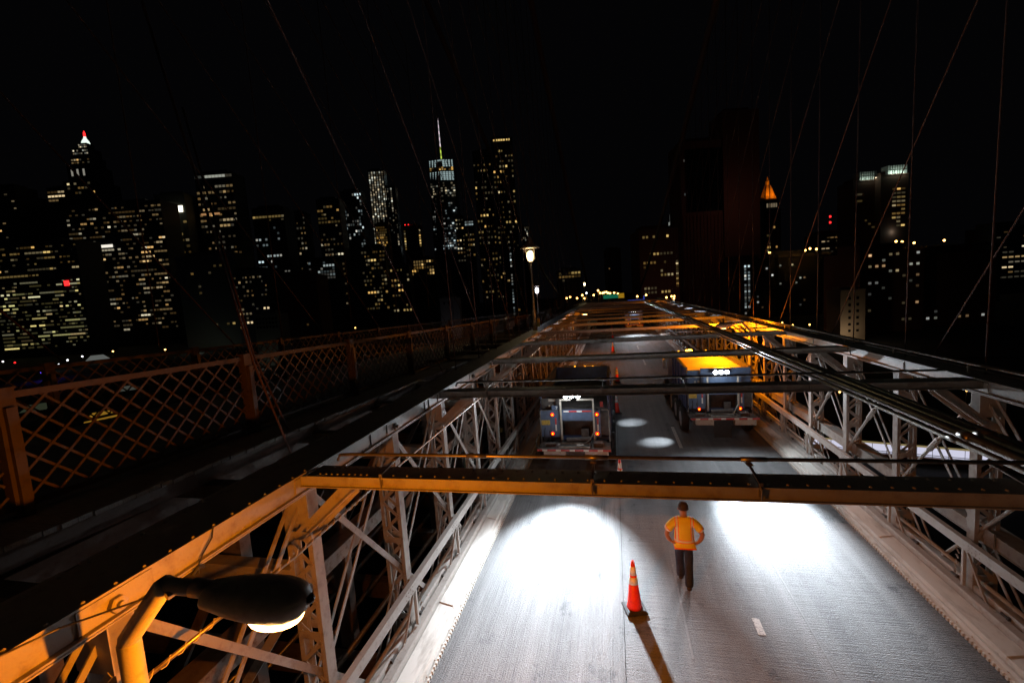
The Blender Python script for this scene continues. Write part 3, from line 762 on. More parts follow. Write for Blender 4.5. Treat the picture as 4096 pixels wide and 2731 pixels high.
truck(3.79, 17.2, 'farther blue dump truck on the right lane with amber lit load', 'amber', False, False,
      [((.05, .58, 2.57), (-.15, -5.2, 0), 32000, 27, 1.0), ((.2, .58, 2.57), (-.4, -6.4, 0), 4500, 34, 1.0), ((.1, .58, 2.57), (0, -6.0, .5), 900, 110, 1.0), ((-1.2, 1.0, 2.1), (-2.34, .3, 0), 1100, 30, 1.0)])
tk = [o for o in bpy.data.objects if o.name.startswith('dump_truck')]
lamp('side_fill_light', 'POINT', (1.36, 5.2, 2.2), 26, LED, tk[0], .06)  # added fill point without a fitting, brightens wheel rims and road alongside
t3 = truck(2.6, 60.5, 'distant dark truck far along the right lane under the struts', 'amber', False, False, [((.05, .5, 2.57), (.2, -9, 0), 2500, 60, .8)])
lamp('beacon_light', 'POINT', (3.35, 23.6, 2.95), 40, (1.0, .40, .04), None, .05)
bpy.data.objects['beacon_light'].parent = [o for o in bpy.data.objects if o.name.startswith('dump_truck')][1]
bpy.data.objects['beacon_light'].location = (-.15, 6.1, 2.85)

# ================================================================== CONES
def cone_meshes():
    b = MB(); b.add([(-.19, -.19, 0), (.19, -.19, 0), (.19, .19, 0), (-.19, .19, 0), (-.19, -.19, .035), (.19, -.19, .035), (.19, .19, .035), (-.19, .19, .035), (-.15, -.15, .06), (.15, -.15, .06), (.15, .15, .06), (-.15, .15, .06)],
           [(0, 3, 2, 1), (0, 1, 5, 4), (1, 2, 6, 5), (2, 3, 7, 6), (3, 0, 4, 7), (4, 5, 9, 8), (5, 6, 10, 9), (6, 7, 11, 10), (7, 4, 8, 11), (8, 9, 10, 11)])
    R = lambda z: .135 - .105 * (z - .06) / .90
    c = MB().lathe([(R(.06) + .01, .06), (R(.10), .10), (R(.96), .96), (R(.96) - .008, .96), (.012, .90)], 20)
    w1 = MB().lathe([(R(.52) + .003, .52), (R(.66) + .003, .66)], 20)
    w2 = MB().lathe([(R(.70) + .003, .70), (R(.86) + .003, .86)], 20)
    return b.mesh('cone_base', 'black'), c.mesh('cone_body', 'cone', True), w1.mesh('reflective_band', 'coneband', True), w2.mesh('reflective_band', 'coneband', True)
cm = cone_meshes()
CL = ['nearest traffic cone, casting a long shadow beside the walking worker', 'traffic cone half hidden behind the nearest overhead strut', 'traffic cone standing right of the nearer truck between the struts',
      'traffic cone partly hidden just above the second strut', 'distant traffic cone seen between the third and fourth struts', 'distant traffic cone seen between the fourth and fifth struts', 'farthest small traffic cone on the lane joint']
for (x, y), lab in zip(((.14, 8.05), (-.02, 13.1), (-.05, 21.6), (.05, 28.9), (-.2, 42.8), (-.22, 54.5), (-.3, 67)), CL):
    t = empty('traffic_cone', lab, 'traffic cone', (x, y, .004), random.uniform(0, .4), 'cones along the lane joint')
    for nm, me in zip(('cone_base', 'cone_body', 'reflective_band', 'reflective_band'), cm): inst(nm, me, t)

# ================================================================== THE WORKER
def shirt_material():
    m, nt, b = nodes_of('hi_vis_shirt'); L = nt.links
    tc = nt.nodes.new('ShaderNodeTexCoord'); sx = nt.nodes.new('ShaderNodeSeparateXYZ'); L.new(tc.outputs['Object'], sx.inputs[0])
    def mth(op, a, v, c=None):
        n = nt.nodes.new('ShaderNodeMath'); n.operation = op
        for i, q in enumerate((a, v, c)):
            if q is None: continue
            if hasattr(q, 'links'): L.new(q, n.inputs[i])
            else: n.inputs[i].default_value = q
        return n.outputs[0]
    ax = mth('ABSOLUTE', sx.outputs[0], 0)
    def band(v, c, h): return mth('LESS_THAN', mth('ABSOLUTE', mth('SUBTRACT', v, c), 0), h)
    def mx(a, c): return mth('MAXIMUM', a, c)
    torso = mth('LESS_THAN', ax, .25)
    above = mth('GREATER_THAN', sx.outputs[2], 1.03)
    sl = mth('ADD', mth('MULTIPLY', ax, .75), mth('MULTIPLY', sx.outputs[2], -.66))   # along the sleeve
    def pat(h):
        v = mth('MULTIPLY', mth('MULTIPLY', band(ax, .15, h), above), torso)
        hz = mth('MULTIPLY', band(sx.outputs[2], 1.03, h), torso)
        slv = mth('MULTIPLY', band(sl, -.575, h), mth('GREATER_THAN', ax, .27))
        return mx(mx(v, hz), slv)
    hem = mth('LESS_THAN', sx.outputs[2], .905)
    def mix(f, a, c):
        n = nt.nodes.new('ShaderNodeMix'); n.data_type = 'RGBA'; L.new(f, n.inputs[0])
        for i, q in ((6, a), (7, c)):
            if hasattr(q, 'links'): L.new(q, n.inputs[i])
            else: n.inputs[i].default_value = (*q, 1)
        return n.outputs[2]
    nz = nt.nodes.new('ShaderNodeTexNoise'); nz.inputs['Scale'].default_value = 9; L.new(tc.outputs['Object'], nz.inputs['Vector'])
    c = mix(nz.outputs['Fac'], (.74, .60, .02), (.66, .50, .015))
    c = mix(mx(hem, pat(.036)), c, (.80, .13, .02))
    c = mix(pat(.021), c, (.66, .62, .56))
    L.new(c, b.inputs['Base Color']); b.inputs['Roughness'].default_value = .75
    bp = nt.nodes.new('ShaderNodeBump'); bp.inputs['Strength'].default_value = .5; bp.inputs['Distance'].default_value = .02
    n2 = nt.nodes.new('ShaderNodeTexNoise'); n2.inputs['Scale'].default_value = 7; L.new(tc.outputs['Object'], n2.inputs['Vector'])
    L.new(n2.outputs['Fac'], bp.inputs['Height']); L.new(bp.outputs[0], b.inputs['Normal'])
    return m
M['shirt'] = shirt_material()
def skin(name, nodes, edges, root, mt, parent, sub=2):
    """nodes: {key:(x,y,z,rx,ry)}"""
    bm = bmesh.new(); ly = bm.verts.layers.skin.verify(); V = {}
    for k, (x, y, z, rx, ry) in nodes.items():
        v = bm.verts.new((x, y, z)); v[ly].radius = (rx, ry); v[ly].use_root = (k == root); V[k] = v
    for a, b in edges: bm.edges.new((V[a], V[b]))
    me = bpy.data.meshes.new(name); bm.to_mesh(me); bm.free(); me.materials.append(M[mt])
    o = inst(name, me, parent)
    s = o.modifiers.new('skin', 'SKIN'); s.use_smooth_shade = True; s.branch_smoothing = .4
    if sub: u = o.modifiers.new('sub', 'SUBSURF'); u.levels = sub; u.render_levels = sub
    return o
man = empty('person', 'worker walking away in a yellow and orange reflective shirt, hands on hips', 'person', (1.165, 8.86, .012))
man.scale = (.95, .95, .95)
N = {'pel': (0, 0, .97, .15, .105), 'wst': (0, .0, 1.10, .155, .11), 'chs': (0, .02, 1.30, .165, .115), 'upc': (0, .015, 1.42, .12, .09), 'nk': (0, .03, 1.50, .068, .07), 'nk2': (0, .04, 1.55, .07, .075),
     'hd0': (0, .055, 1.61, .088, .10), 'hd1': (0, .06, 1.70, .092, .108), 'hd2': (0, .05, 1.775, .066, .08)}
E_ = [('pel', 'wst'), ('wst', 'chs'), ('chs', 'upc'), ('upc', 'nk'), ('nk', 'nk2'), ('nk2', 'hd0'), ('hd0', 'hd1'), ('hd1', 'hd2')]
for s, n in ((-1, 'l'), (1, 'r')):
    N.update({n + 'sh': (s * .19, .015, 1.43, .068, .068), n + 'ua': (s * .275, -.01, 1.30, .056, .056), n + 'el': (s * .355, -.035, 1.15, .054, .052), n + 'fa': (s * .32, -.035, 1.05, .05, .048), n + 'wr': (s * .265, -.03, .975, .036, .034),
              n + 'pa': (s * .225, -.05, .955, .040, .028),
              n + 'f1': (s * .165, -.085, .985, .0095, .0095), n + 'f1b': (s * .135, -.115, .985, .009, .009), n + 'f2': (s * .16, -.085, .967, .0095, .0095), n + 'f2b': (s * .125, -.117, .962, .009, .009),
              n + 'f3': (s * .16, -.083, .949, .0095, .0095), n + 'f3b': (s * .128, -.114, .942, .009, .009), n + 'f4': (s * .165, -.078, .932, .009, .009), n + 'f4b': (s * .14, -.105, .925, .008, .008),
              n + 'th': (s * .195, .01, .985, .011, .011), n + 'thb': (s * .175, .055, .99, .0095, .0095)})
    E_ += [('upc', n + 'sh'), (n + 'sh', n + 'ua'), (n + 'ua', n + 'el'), (n + 'el', n + 'fa'), (n + 'fa', n + 'wr'), (n + 'wr', n + 'pa'), (n + 'pa', n + 'th'), (n + 'th', n + 'thb')]
    for i in '1234': E_ += [(n + 'pa', n + 'f' + i), (n + 'f' + i, n + 'f' + i + 'b')]
LEG = {'l': [(-.088, .01, .88, .092), (-.09, .11, .68, .084), (-.082, .19, .49, .064), (-.07, .20, .29, .058), (-.065, .20, .10, .044)],
       'r': [(.088, -.01, .88, .092), (.085, .02, .68, .084), (.075, .02, .49, .064), (.06, -.08, .29, .058), (.045, -.19, .10, .044)]}
for n in 'lr':
    for i, (x, y, z, r) in enumerate(LEG[n]): N[f'{n}g{i}'] = (x, y, z, r * .93, r * .93)
    E_ += [('pel', n + 'g0')] + [(f'{n}g{i}', f'{n}g{i+1}') for i in range(4)]
body = skin('body', N, E_, 'pel', 'skin', man)
ear = MB()
for s in (-1, 1): ear.lathe([(.006, -.012), (.027, -.008), (.03, .004), (.012, .012)], 8, (s * .098, .05, 1.66), 'x')
ear.build('ears', 'skin', body, True)
hr = MB()
hr.lathe([(.100, 1.66), (.103, 1.70), (.098, 1.75), (.075, 1.795), (.04, 1.815), (.01, 1.82)], 14, (0, .035, 0))
hr.build('hair', 'hair', body, True)
S_ = {'hem': (0, -.005, .90, .205, .145), 'wst': (0, -.005, 1.06, .215, .15), 'chs': (0, .015, 1.28, .235, .155), 'upc': (0, .01, 1.415, .185, .125), 'col': (0, .03, 1.50, .085, .085)}
SE = [('hem', 'wst'), ('wst', 'chs'), ('chs', 'upc'), ('upc', 'col')]
for s, n in ((-1, 'l'), (1, 'r')):
    S_.update({n + 'a': (s * .20, .01, 1.415, .108, .10), n + 'b': (s * .285, -.01, 1.30, .10, .095), n + 'c': (s * .345, -.03, 1.20, .096, .09)})
    SE += [('upc', n + 'a'), (n + 'a', n + 'b'), (n + 'b', n + 'c')]
skin('shirt', S_, SE, 'wst', 'shirt', man)
T_ = {'wb': (0, 0, 1.0, .17, .125), 'cr': (0, 0, .90, .175, .13)}; TE = [('wb', 'cr')]
for n in 'lr':
    for i, (x, y, z, r) in enumerate(LEG[n]): T_[f'{n}{i}'] = (x, y, z - (.045 if i == 4 else 0), max(r * 1.24, .092), max(r * 1.24, .092))
    TE += [('cr', n + '0')] + [(f'{n}{i}', f'{n}{i+1}') for i in range(4)]
skin('trousers', T_, TE, 'cr', 'trousers', man)
skin('shoe', {'h': (-.065, .155, .06, .055, .058), 'm': (-.065, .25, .05, .058, .05), 't': (-.07, .36, .035, .05, .034)}, [('h', 'm'), ('m', 't')], 'm', 'shoe', man, 1)
skin('shoe', {'h': (.045, -.225, .058, .055, .058), 'm': (.045, -.13, .05, .058, .05), 't': (.045, -.02, .035, .05, .034)}, [('h', 'm'), ('m', 't')], 'm', 'shoe', man, 1)

# ================================================================== FAR VEHICLES, SIGN, LAMPS
def car(name, x, y, z, label, mt, rot=0, lights='tail', police=False):
    t = empty(name, label, 'car', (x, y, z), rot)
    MB().prof_y([(-.9, .3), (.9, .3), (.92, .8), (.72, 1.35), (-.72, 1.35), (-.92, .8)], 0.6, 3.2).box(-.9, .9, 0, 4.5, .3, .85).build('car_body', mt, t)
    MB().box(-.68, .68, .585, .599, .9, 1.28).build('rear_window', 'glass', t)
    for s in (-1, 1):
        MB().box(s * .62 - .13, s * .62 + .13, -.02, -.003, .62, .80).build('tail_light' if lights == 'tail' else 'headlight', 'tail' if lights == 'tail' else 'led', t)
        for yy in (.85, 3.6): MB().lathe([(.2, -.1), (.32, -.1), (.32, .1), (.2, .1)], 12, (s * .82, yy, .32), 'x').build('wheel', 'black', t, True)
    if police:
        MB().box(-.6, -.02, 1.4, 1.7, 1.36, 1.52).build('light_bar', 'coollamp', t)
        MB().box(.02, .6, 1.4, 1.7, 1.36, 1.52).build('light_bar', 'bluelight', t)
        MB().box(-.2, .2, -.03, -.021, .9, 1.1).build('flasher', 'redlight', t)
    return t
car('car', -1.75, 70, 0, 'distant car with two red tail lights seen between the struts', 'bluedark')
car('police_car', -7.2, 148, .0, 'distant police car with white and blue flashing bar at road end', 'bluedark', 0, 'head', True)
sg = empty('highway_sign', 'distant green and yellow overhead highway sign past the struts', 'sign', (1.0, 165, 0))
MB().box(-4.2, 1.0, 0, .12, 2.3, 3.7).build('green_panel', emit('sign_green_lit', (.02, .40, .22), .25), sg)
MB().box(1.02, 3.0, 0, .12, 2.2, 3.9).build('yellow_panel', emit('sign_yellow_lit', (.8, .42, .02), .35), sg)
MB().beam((-4.4, .25, 0), (-4.4, .25, 4), .2, .2).beam((3.2, .25, 0), (3.2, .25, 4), .2, .2).beam((-4.4, .25, 2.9), (3.2, .25, 2.9), .2, .2).build('gantry', 'steel_old', sg)
def street(x, y, zl, z0, label, glow, r=.3, group='far street lamps', pole=True):
    t = empty('street_lamp', label, 'street lamp', (x, y, z0), group=group)
    h = zl - z0
    MB().lathe([(.02, -r), (r * .8, -r * .6), (r, 0), (r * .8, r * .6), (.02, r)], 8, (0, 0, h)).build('lamp_globe', glow, t, True)
    MB().tube([(0, 0.3, 0), (0, .3, h + r)], .07, 6).build('pole', 'steel_old', t)
far_l = [(-10.7, 193, 4.6, 'streetw'), (-9.0, 194, 3.4, 'street'), (-5.9, 195, 5.3, 'street'), (-5.1, 195, 4.2, 'street'), (-4.1, 195, 4.1, 'street'), (-3.4, 195, 4.3, 'street'), (-2.5, 195, 4.4, 'street'), (-1.8, 195, 4.0, 'street'),
         (-1.0, 196, 3.8, 'street'), (.7, 196, 3.9, 'street'), (2.3, 196, 3.4, 'street'), (-12.5, 193, 3.8, 'street'), (-11.6, 193, 2.4, 'street'), (-7.8, 194, 3.5, 'street'), (-19, 191, 3.0, 'street'), (-17.6, 192, 3.4, 'street'), (-14.7, 192, 2.7, 'street'),
         (10.2, 198, 1.7, 'street'), (13.9, 199, 2.0, 'street'), (22.2, 200, .4, 'street'), (24.4, 201, .7, 'street'), (25.5, 201, .7, 'street'), (25.3, 201, -.3, 'street')]
for x, y, z, g_ in far_l: street(x, y, z, -3, 'small glowing street lamp past the far end of the bridge', g_, .40, 'street lamps past the far end of the bridge')
bl = MB().box(6.0, 12.5, 190, 190.4, .2, .55).box(12.2, 12.6, 190, 190.4, -.6, 2.0).build('lit_barrier', emit('blue_barrier_glow', (.08, .16, 1.0), .35)); tag(bl, 'faint blue lit barrier past the far end of the struts', 'barrier')
low = [(-777, 418, 'streetw'), (-718, 397, 'redlight'), (-668, 436, 'streetw'), (-577, 354, 'streetw'), (-694, 491, 'street'), (-582, 475, 'street'), (-571, 680, 'streetw'), (-653, 827, 'streetw'), (-464, 739, 'street'), (-632, 397, 'streetw'), (-551, 518, 'street')]
for x, y, g_ in low: street(x, y, -34, -40, 'small street light beyond the walkway low on the left shore', g_, 1.0, 'street lights on the left shore')
for x, y in ((132, 413), (142, 428), (116, 358), (141, 402), (152, 399), (125, 348), (109, 197), (134, 198), (73, 168), (97, 211), (108, 167), (79, 161)):
    street(x, y, -34, -40, 'amber street light below beyond the right truss', 'street', .6 if y > 300 else .35, 'street lights below on the right')
vs_ = tag(MB().box(-496, -482, 290, 292, -35.2, -33).box(-493, -485, 289, 293, -40, -35.3).build('lit_kiosk', 'violet'), 'small kiosk glowing violet blue low on the left shore', 'kiosk')
for (x, y, w, h, lab, m_) in ((-224, 150, 12, 3.2, 'amber glowing canopy standing in for a lit patch seen through the near fence', emit('canopy_amber', (1, .5, .05), .22)), (-296, 216, 10, 2.5, 'dim white tent seen through the near fence', emit('tent_white', (.8, .85, .7), .05)),
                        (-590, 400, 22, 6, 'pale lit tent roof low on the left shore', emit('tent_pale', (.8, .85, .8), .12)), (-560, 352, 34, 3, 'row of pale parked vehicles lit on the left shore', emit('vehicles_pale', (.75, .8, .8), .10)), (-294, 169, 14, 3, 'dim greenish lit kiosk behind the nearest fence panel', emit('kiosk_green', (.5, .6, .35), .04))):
    t = empty('lit_canopy', lab, 'canopy', (x, y, -40), .9)
    MB().add([(-w / 2, -4, 4), (w / 2, -4, 4), (w / 2, 4, 4), (-w / 2, 4, 4), (-w / 4, 0, 4 + h), (w / 4, 0, 4 + h)], [(0, 1, 5, 4), (1, 2, 5), (2, 3, 4, 5), (3, 0, 4), (0, 3, 2, 1)]).build('roof', m_, t)  # roofs emit, in place of lamplight falling on them
    ps = MB()
    for sx in (-1, 1):
        for sy in (-1, 1): ps.beam((sx * (w / 2 - .4), sy * 3.6, 0), (sx * (w / 2 - .4), sy * 3.6, 4), .3, .3)
    ps.build('posts', 'land', t)
# lit glass walled shed below on the right
sh = empty('lit_shed', 'long brightly lit shed wall seen low through the right truss', 'shed', (0, 0, 0))
a, b = Vector((47, 126, -40)), Vector((92, 112, -40)); u = (b - a).normalized(); L_ = (b - a).length
pe = emit('shed_panel_glow', (.80, .80, 1.0), .75)
i = 0; q = 0.0
while q < L_ - 1:
    A = a + u * q; B = a + u * (q + 2.6)
    MB().beam(A + Vector((0, 0, 3.0)), B + Vector((0, 0, 3.0)), .2, 2.4).build('wall_panel', pe, sh); q += 2.75
MB().beam(a + Vector((0, .3, 2.3)), b + Vector((0, .3, 2.3)), .2, 4.6).build('back_wall', 'land', sh)
MB().beam(a + Vector((0, -.5, 4.45)), b + Vector((0, -.5, 4.45)), .6, .3).build('roof_edge', emit('shed_edge_glow', (.9, .7, .3), .25), sh)
MB().beam(a + Vector((0, 3, 4.9)), b + Vector((0, 3, 4.9)), 7, .4).build('roof', 'land', sh)
rr = MB()
for z in (2.1, 2.5): rr.beam(a + Vector((0, -.6, z)), b + Vector((0, -.6, z)), .12, .12)
rr.build('rails', 'land', sh)
MB().beam(a + Vector((0, -.3, .85)), b + Vector((0, -.3, .85)), .3, 1.7).build('base_wall', mat('brick_base', (.25, .10, .05), .8), sh)

# ================================================================== CITY
M['k'] = mat('dark_facade', (.10, .10, .10), .5); M['g'] = mat('grey_green_facade', (.22, .23, .19), .6); M['c'] = mat('silver_glass', (.16, .18, .20), .25)
M['o'] = mat('terracotta_facade', (.35, .22, .10), .7); M['b'] = mat('brown_brick', (.26, .12, .09), .8); M['t'] = mat('tan_brick', (.40, .33, .25), .8)
M['p'] = mat('pale_stone', (.42, .43, .38), .7); M['w'] = mat('white_render', (.65, .62, .64), .7)
PAL = {'w': [(1, .66, .28), (1, .76, .42), (1, .58, .2), (.95, .84, .58)], 'W': [(1, .88, .62), (.92, .95, .8), (1, .8, .5)], 'g': [(.95, .78, .28), (.85, .8, .32), (1, .74, .34), (.9, .85, .5)], 'y': [(1, .68, .22), (1, .58, .16), (1, .8, .42)],
       'c': [(.85, 1, 1), (.75, .95, 1), (1, .97, .85)], 'o': [(1, .55, .13), (1, .64, .22)], 'm': [(.85, .9, .85), (1, .8, .42), (1, .62, .3), (.8, .85, .7)]}
WM = {}
def wmat(pal, rng):
    if pal == 'd': return 'd0', M['glass']
    ci = rng.randrange(len(PAL[pal])); lv = rng.choice((0, 0, 0, 1, 1, 1, 2, 2, 3))
    key = f'{pal}{ci}{lv}'
    if key not in WM: WM[key] = emit('lit_window_' + key, PAL[pal][ci], (.035, .12, .32, .8)[lv])
    return key, WM[key]
WME = {}
def window(parent, x, y, z, w, h, key, m):
    k = (key, round(w, 1), round(h, 1))
    if k not in WME: WME[k] = MB().box(-w / 2, w / 2, -.25, .1, -h / 2, h / 2).mesh('window', m)
    return inst('window', WME[k], parent, (x, y, z))
ROT = .2265
BASE = -40
def building(name, label, cx, cy, w, zt, d, wall, pats, seed, deep=None):
    rng = random.Random(seed)
    deep = deep or min(w * .8, 45)
    ca, sa = math.cos(ROT), math.sin(ROT)
    t = empty(name, label, 'building', (cx, cy, BASE), ROT, 'skyline buildings')
    H = zt - BASE
    MB().box(-w / 2, w / 2, 0, deep, 0, H).build('wall', wall, t)
    MB().box(-w / 2 + w * .12, w / 2 - w * .2, deep * .2, deep * .8, H, H + min(6, w * .12)).box(-w / 2, w / 2, -.3, .1, H - 1.0, H + .4).build('roof', wall, t)
    s = d / 1790.0; cnt = 0; dim = {}
    for (f0, f1, y0, y1, rp, cp_, wp, hp, p, pers, pal) in pats:
        vert = pal.endswith('V'); pl = pal[0]
        x0, x1 = -w / 2 + f0 * w, -w / 2 + f1 * w
        nc = max(1, int((x1 - x0) / (cp_ * s) + .3)); nr = max(1, int((y1 - y0) / rp))
        st = {}; keep = min(1.0, 270 / max(1, nc * nr * (p if len(pats) == 1 else p * 1.3)))
        for r in range(nr):
            on = rng.random() < p; cur = wmat(pl, rng)
            z = H - (y0 + (r + .5) * rp) * s
            if z < 4: break
            for c in range(nc):
                if vert:
                    if c not in st or rng.random() > pers: st[c] = rng.random() < p
                    on = st[c]
                    cur = wmat(pl, rng)
                elif rng.random() > pers:
                    on = rng.random() < p; cur = wmat(pl, rng)
                if pl in 'wgWy' and d >= 550 and (not on) and p > .1 and rng.random() < .30:
                    xx = x0 + (c + .5 + rng.uniform(-.2, .2)) * (x1 - x0) / nc; ww = wp * s * rng.uniform(.3, .5); hh = hp * s * .4
                    dk_ = wmat(pl, rng)[0][:2] + str(rng.choice((0, 0, 1)))
                    if dk_ in WM: dim.setdefault(dk_, MB()).box(xx - ww, xx + ww, -.2, .1, z - hh, z + hh)
                if on and rng.random() < keep:
                    window(t, x0 + (c + .5) * (x1 - x0) / nc, 0, z, wp * s, hp * s, *cur); cnt += 1
    for dk_, mb_ in dim.items(): tag(mb_.build('dim_windows', WM[dk_], t), kind='stuff')
    return t
BLD=[
('office_tower', 'dark tower with few lights at the far left edge of the skyline', -1193.3, 684.2, 62.7, 294.5, 900, 'k'),
('office_tower', 'narrow dark tower with one bright vertical strip of windows, far left', -1265.5, 770.5, 49.0, 291.7, 1000, 'k'),
('office_tower', 'dark tower with two short bright rows of windows left of the stepped tower', -1378.5, 906.6, 53.2, 361.1, 1150, 'k'),
('office_block', 'very wide office block with long broken rows of warm white windows', -885.6, 665.1, 175.9, 224.0, 820, 'k'),
('office_block', 'lower far left office block with dense greenish yellow window rows', -889.3, 531.4, 152.1, 139.3, 700, 'k'),
('office_tower', 'dark tower carrying a bright white glowing sign box near its roof', -841.5, 739.9, 60.3, 249.8, 880, 'g'),
('office_tower', 'broad corner tower with a crown row of bright white windows', -772.2, 781.0, 75.2, 292.0, 900, 'k'),
('office_block', 'dim grey green slab with faint horizontal bands and few lights', -530.4, 505.4, 78.6, 87.0, 600, 'g'),
('office_tower', 'dark tower with a yellow lit band just below its roof', -668.4, 796.7, 63.7, 214.6, 900, 'k'),
('office_tower', 'slim dark tower between the yellow banded tower and the glass tower', -684.4, 897.1, 42.9, 223.6, 1000, 'k'),
('office_tower', 'tower with a dense warm lit block of windows near its top', -526.4, 788.1, 43.1, 214.0, 860, 'k'),
('glass_tower', 'glass tower with cool white scattered lights beside the warm topped tower', -560.7, 929.7, 46.8, 262.0, 1000, 'c'),
('office_tower', 'silvery tower lit in tall vertical strips of white windows', -503.7, 947.3, 34.6, 304.1, 1000, 'c'),
('office_tower', 'lower right shoulder wing of the vertically striped silvery tower', -477.5, 954.6, 26.3, 267.2, 1005, 'c'),
('office_building', 'ornate building lit glowing orange below the striped silvery tower', -437.9, 823.8, 25.5, 163.7, 880, 'o'),
('office_tower', 'squat dark tower with red roof beacons and two lit edge strips', -408.9, 903.0, 36.0, 166.9, 950, 'k'),
('office_tower', 'dark narrow building just right of the tapering spired skyscraper', -326.6, 976.0, 18.9, 190.2, 1000, 'k'),
('office_tower', 'narrow building with a pale lit top right of the skyscraper', -305.8, 979.7, 20.1, 179.9, 1000, 'k'),
('apartment_tower', 'left lower half of the tall dark apartment tower with sparse lights', -189.8, 702.5, 28.9, 232.2, 700, 'k'),
('apartment_tower', 'tall dark apartment tower with a short lit crown and sparse warm windows', -156.2, 701.5, 33.1, 247.1, 690, 'k'),
('office_building', 'low building with a patch of small orange windows under the skyscraper', -267.8, 615.4, 36.2, 67.2, 650, 'k'),
('apartment_block', 'mid rise block with scattered small yellow windows under the striped tower', -311.1, 555.6, 32.1, 83.7, 600, 'k'),
('office_building', 'low building with bluish white lit floors and a bright stair strip', -378.8, 538.6, 35.4, 70.2, 600, 'k'),
('apartment_block', 'dark low block with a few lights left of the orange windowed building', -258.8, 523.1, 24.3, 52.9, 560, 'k'),
('warehouse', 'pale grey low facade with faint window rows above the walkway fence', -287.5, 325.6, 21.0, 4.2, 380, 'p'),
('warehouse', 'small white walled building beyond the walkway fence near the lantern', -124.5, 332.5, 15.2, 6.6, 350, 'w'),
('office_tower', 'small distant tower with dotted white windows just above the lantern roof', -218.3, 1206.9, 20.1, 186.0, 1200, 'k'),
('apartment_block', 'dark block with a single dotted column of lights beside the lantern', -151.6, 695.3, 33.5, 81.6, 700, 'k'),
('apartment_block', 'dark block with a cluster of pale windows right of the lantern', -45.8, 507.8, 25.1, 29.1, 500, 'k'),
('apartment_tower', 'almost unlit brown tower over the far end of the road', 5.6, 938.1, 29.1, 83.9, 900, 'b'),
('apartment_tower', 'reddish brown tower with many small yellow windows left of the huge slab', 45.5, 459.7, 38.1, 58.8, 430, 'b'),
('office_slab', 'left lower wing of the huge windowless brown slab tower', 94.4, 506.2, 43.1, 147.6, 455, 'b'),
('office_slab', 'huge windowless reddish brown slab tower right of centre', 133.6, 512.9, 37.1, 174.0, 450, 'b'),
('apartment_block', 'low apartment block with two bright columns of windows under the brown slab', 127.6, 464.6, 34.6, 23.6, 420, 'k'),
('apartment_block', 'low dark apartment block with scattered dim windows under the orange pyramid', 201.9, 564.7, 58.5, 28.1, 500, 'k'),
('office_building', 'building with four red mast lights and two pale window rows', 342.1, 807.5, 46.0, 67.0, 700, 'k'),
('apartment_tower', 'left wing with a pale green lit crown of the twin crowned tower', 344.1, 721.5, 36.7, 127.1, 610, 'b'),
('apartment_tower', 'right wing with a bright green white crown and lit strip of windows', 376.0, 719.0, 37.4, 130.8, 600, 'b'),
('apartment_block', 'tan apartment slab lit from below beyond the right hand truss', 151.9, 332.9, 16.2, -6.2, 290, 't'),
('apartment_block', 'brown apartment block with mixed white and yellow windows right of the tan slab', 196.4, 376.8, 46.4, 18.9, 320, 'b'),
('apartment_block', 'dark brown apartment block with very few windows near the right edge', 251.8, 399.3, 53.3, 14.0, 330, 'b'),
('apartment_block', 'far right block with thin broken rows of white windows', 530.5, 746.2, 51.8, 52.0, 600, 'k'),
('apartment_block', 'dark low block with a few yellow lights left of the pale facade', -473.1, 515.9, 44.1, 61.9, 600, 'k'),
('apartment_block', 'dark brown low block below the bluish lit building', -328.8, 423.4, 40.1, 43.2, 480, 'b'),
]

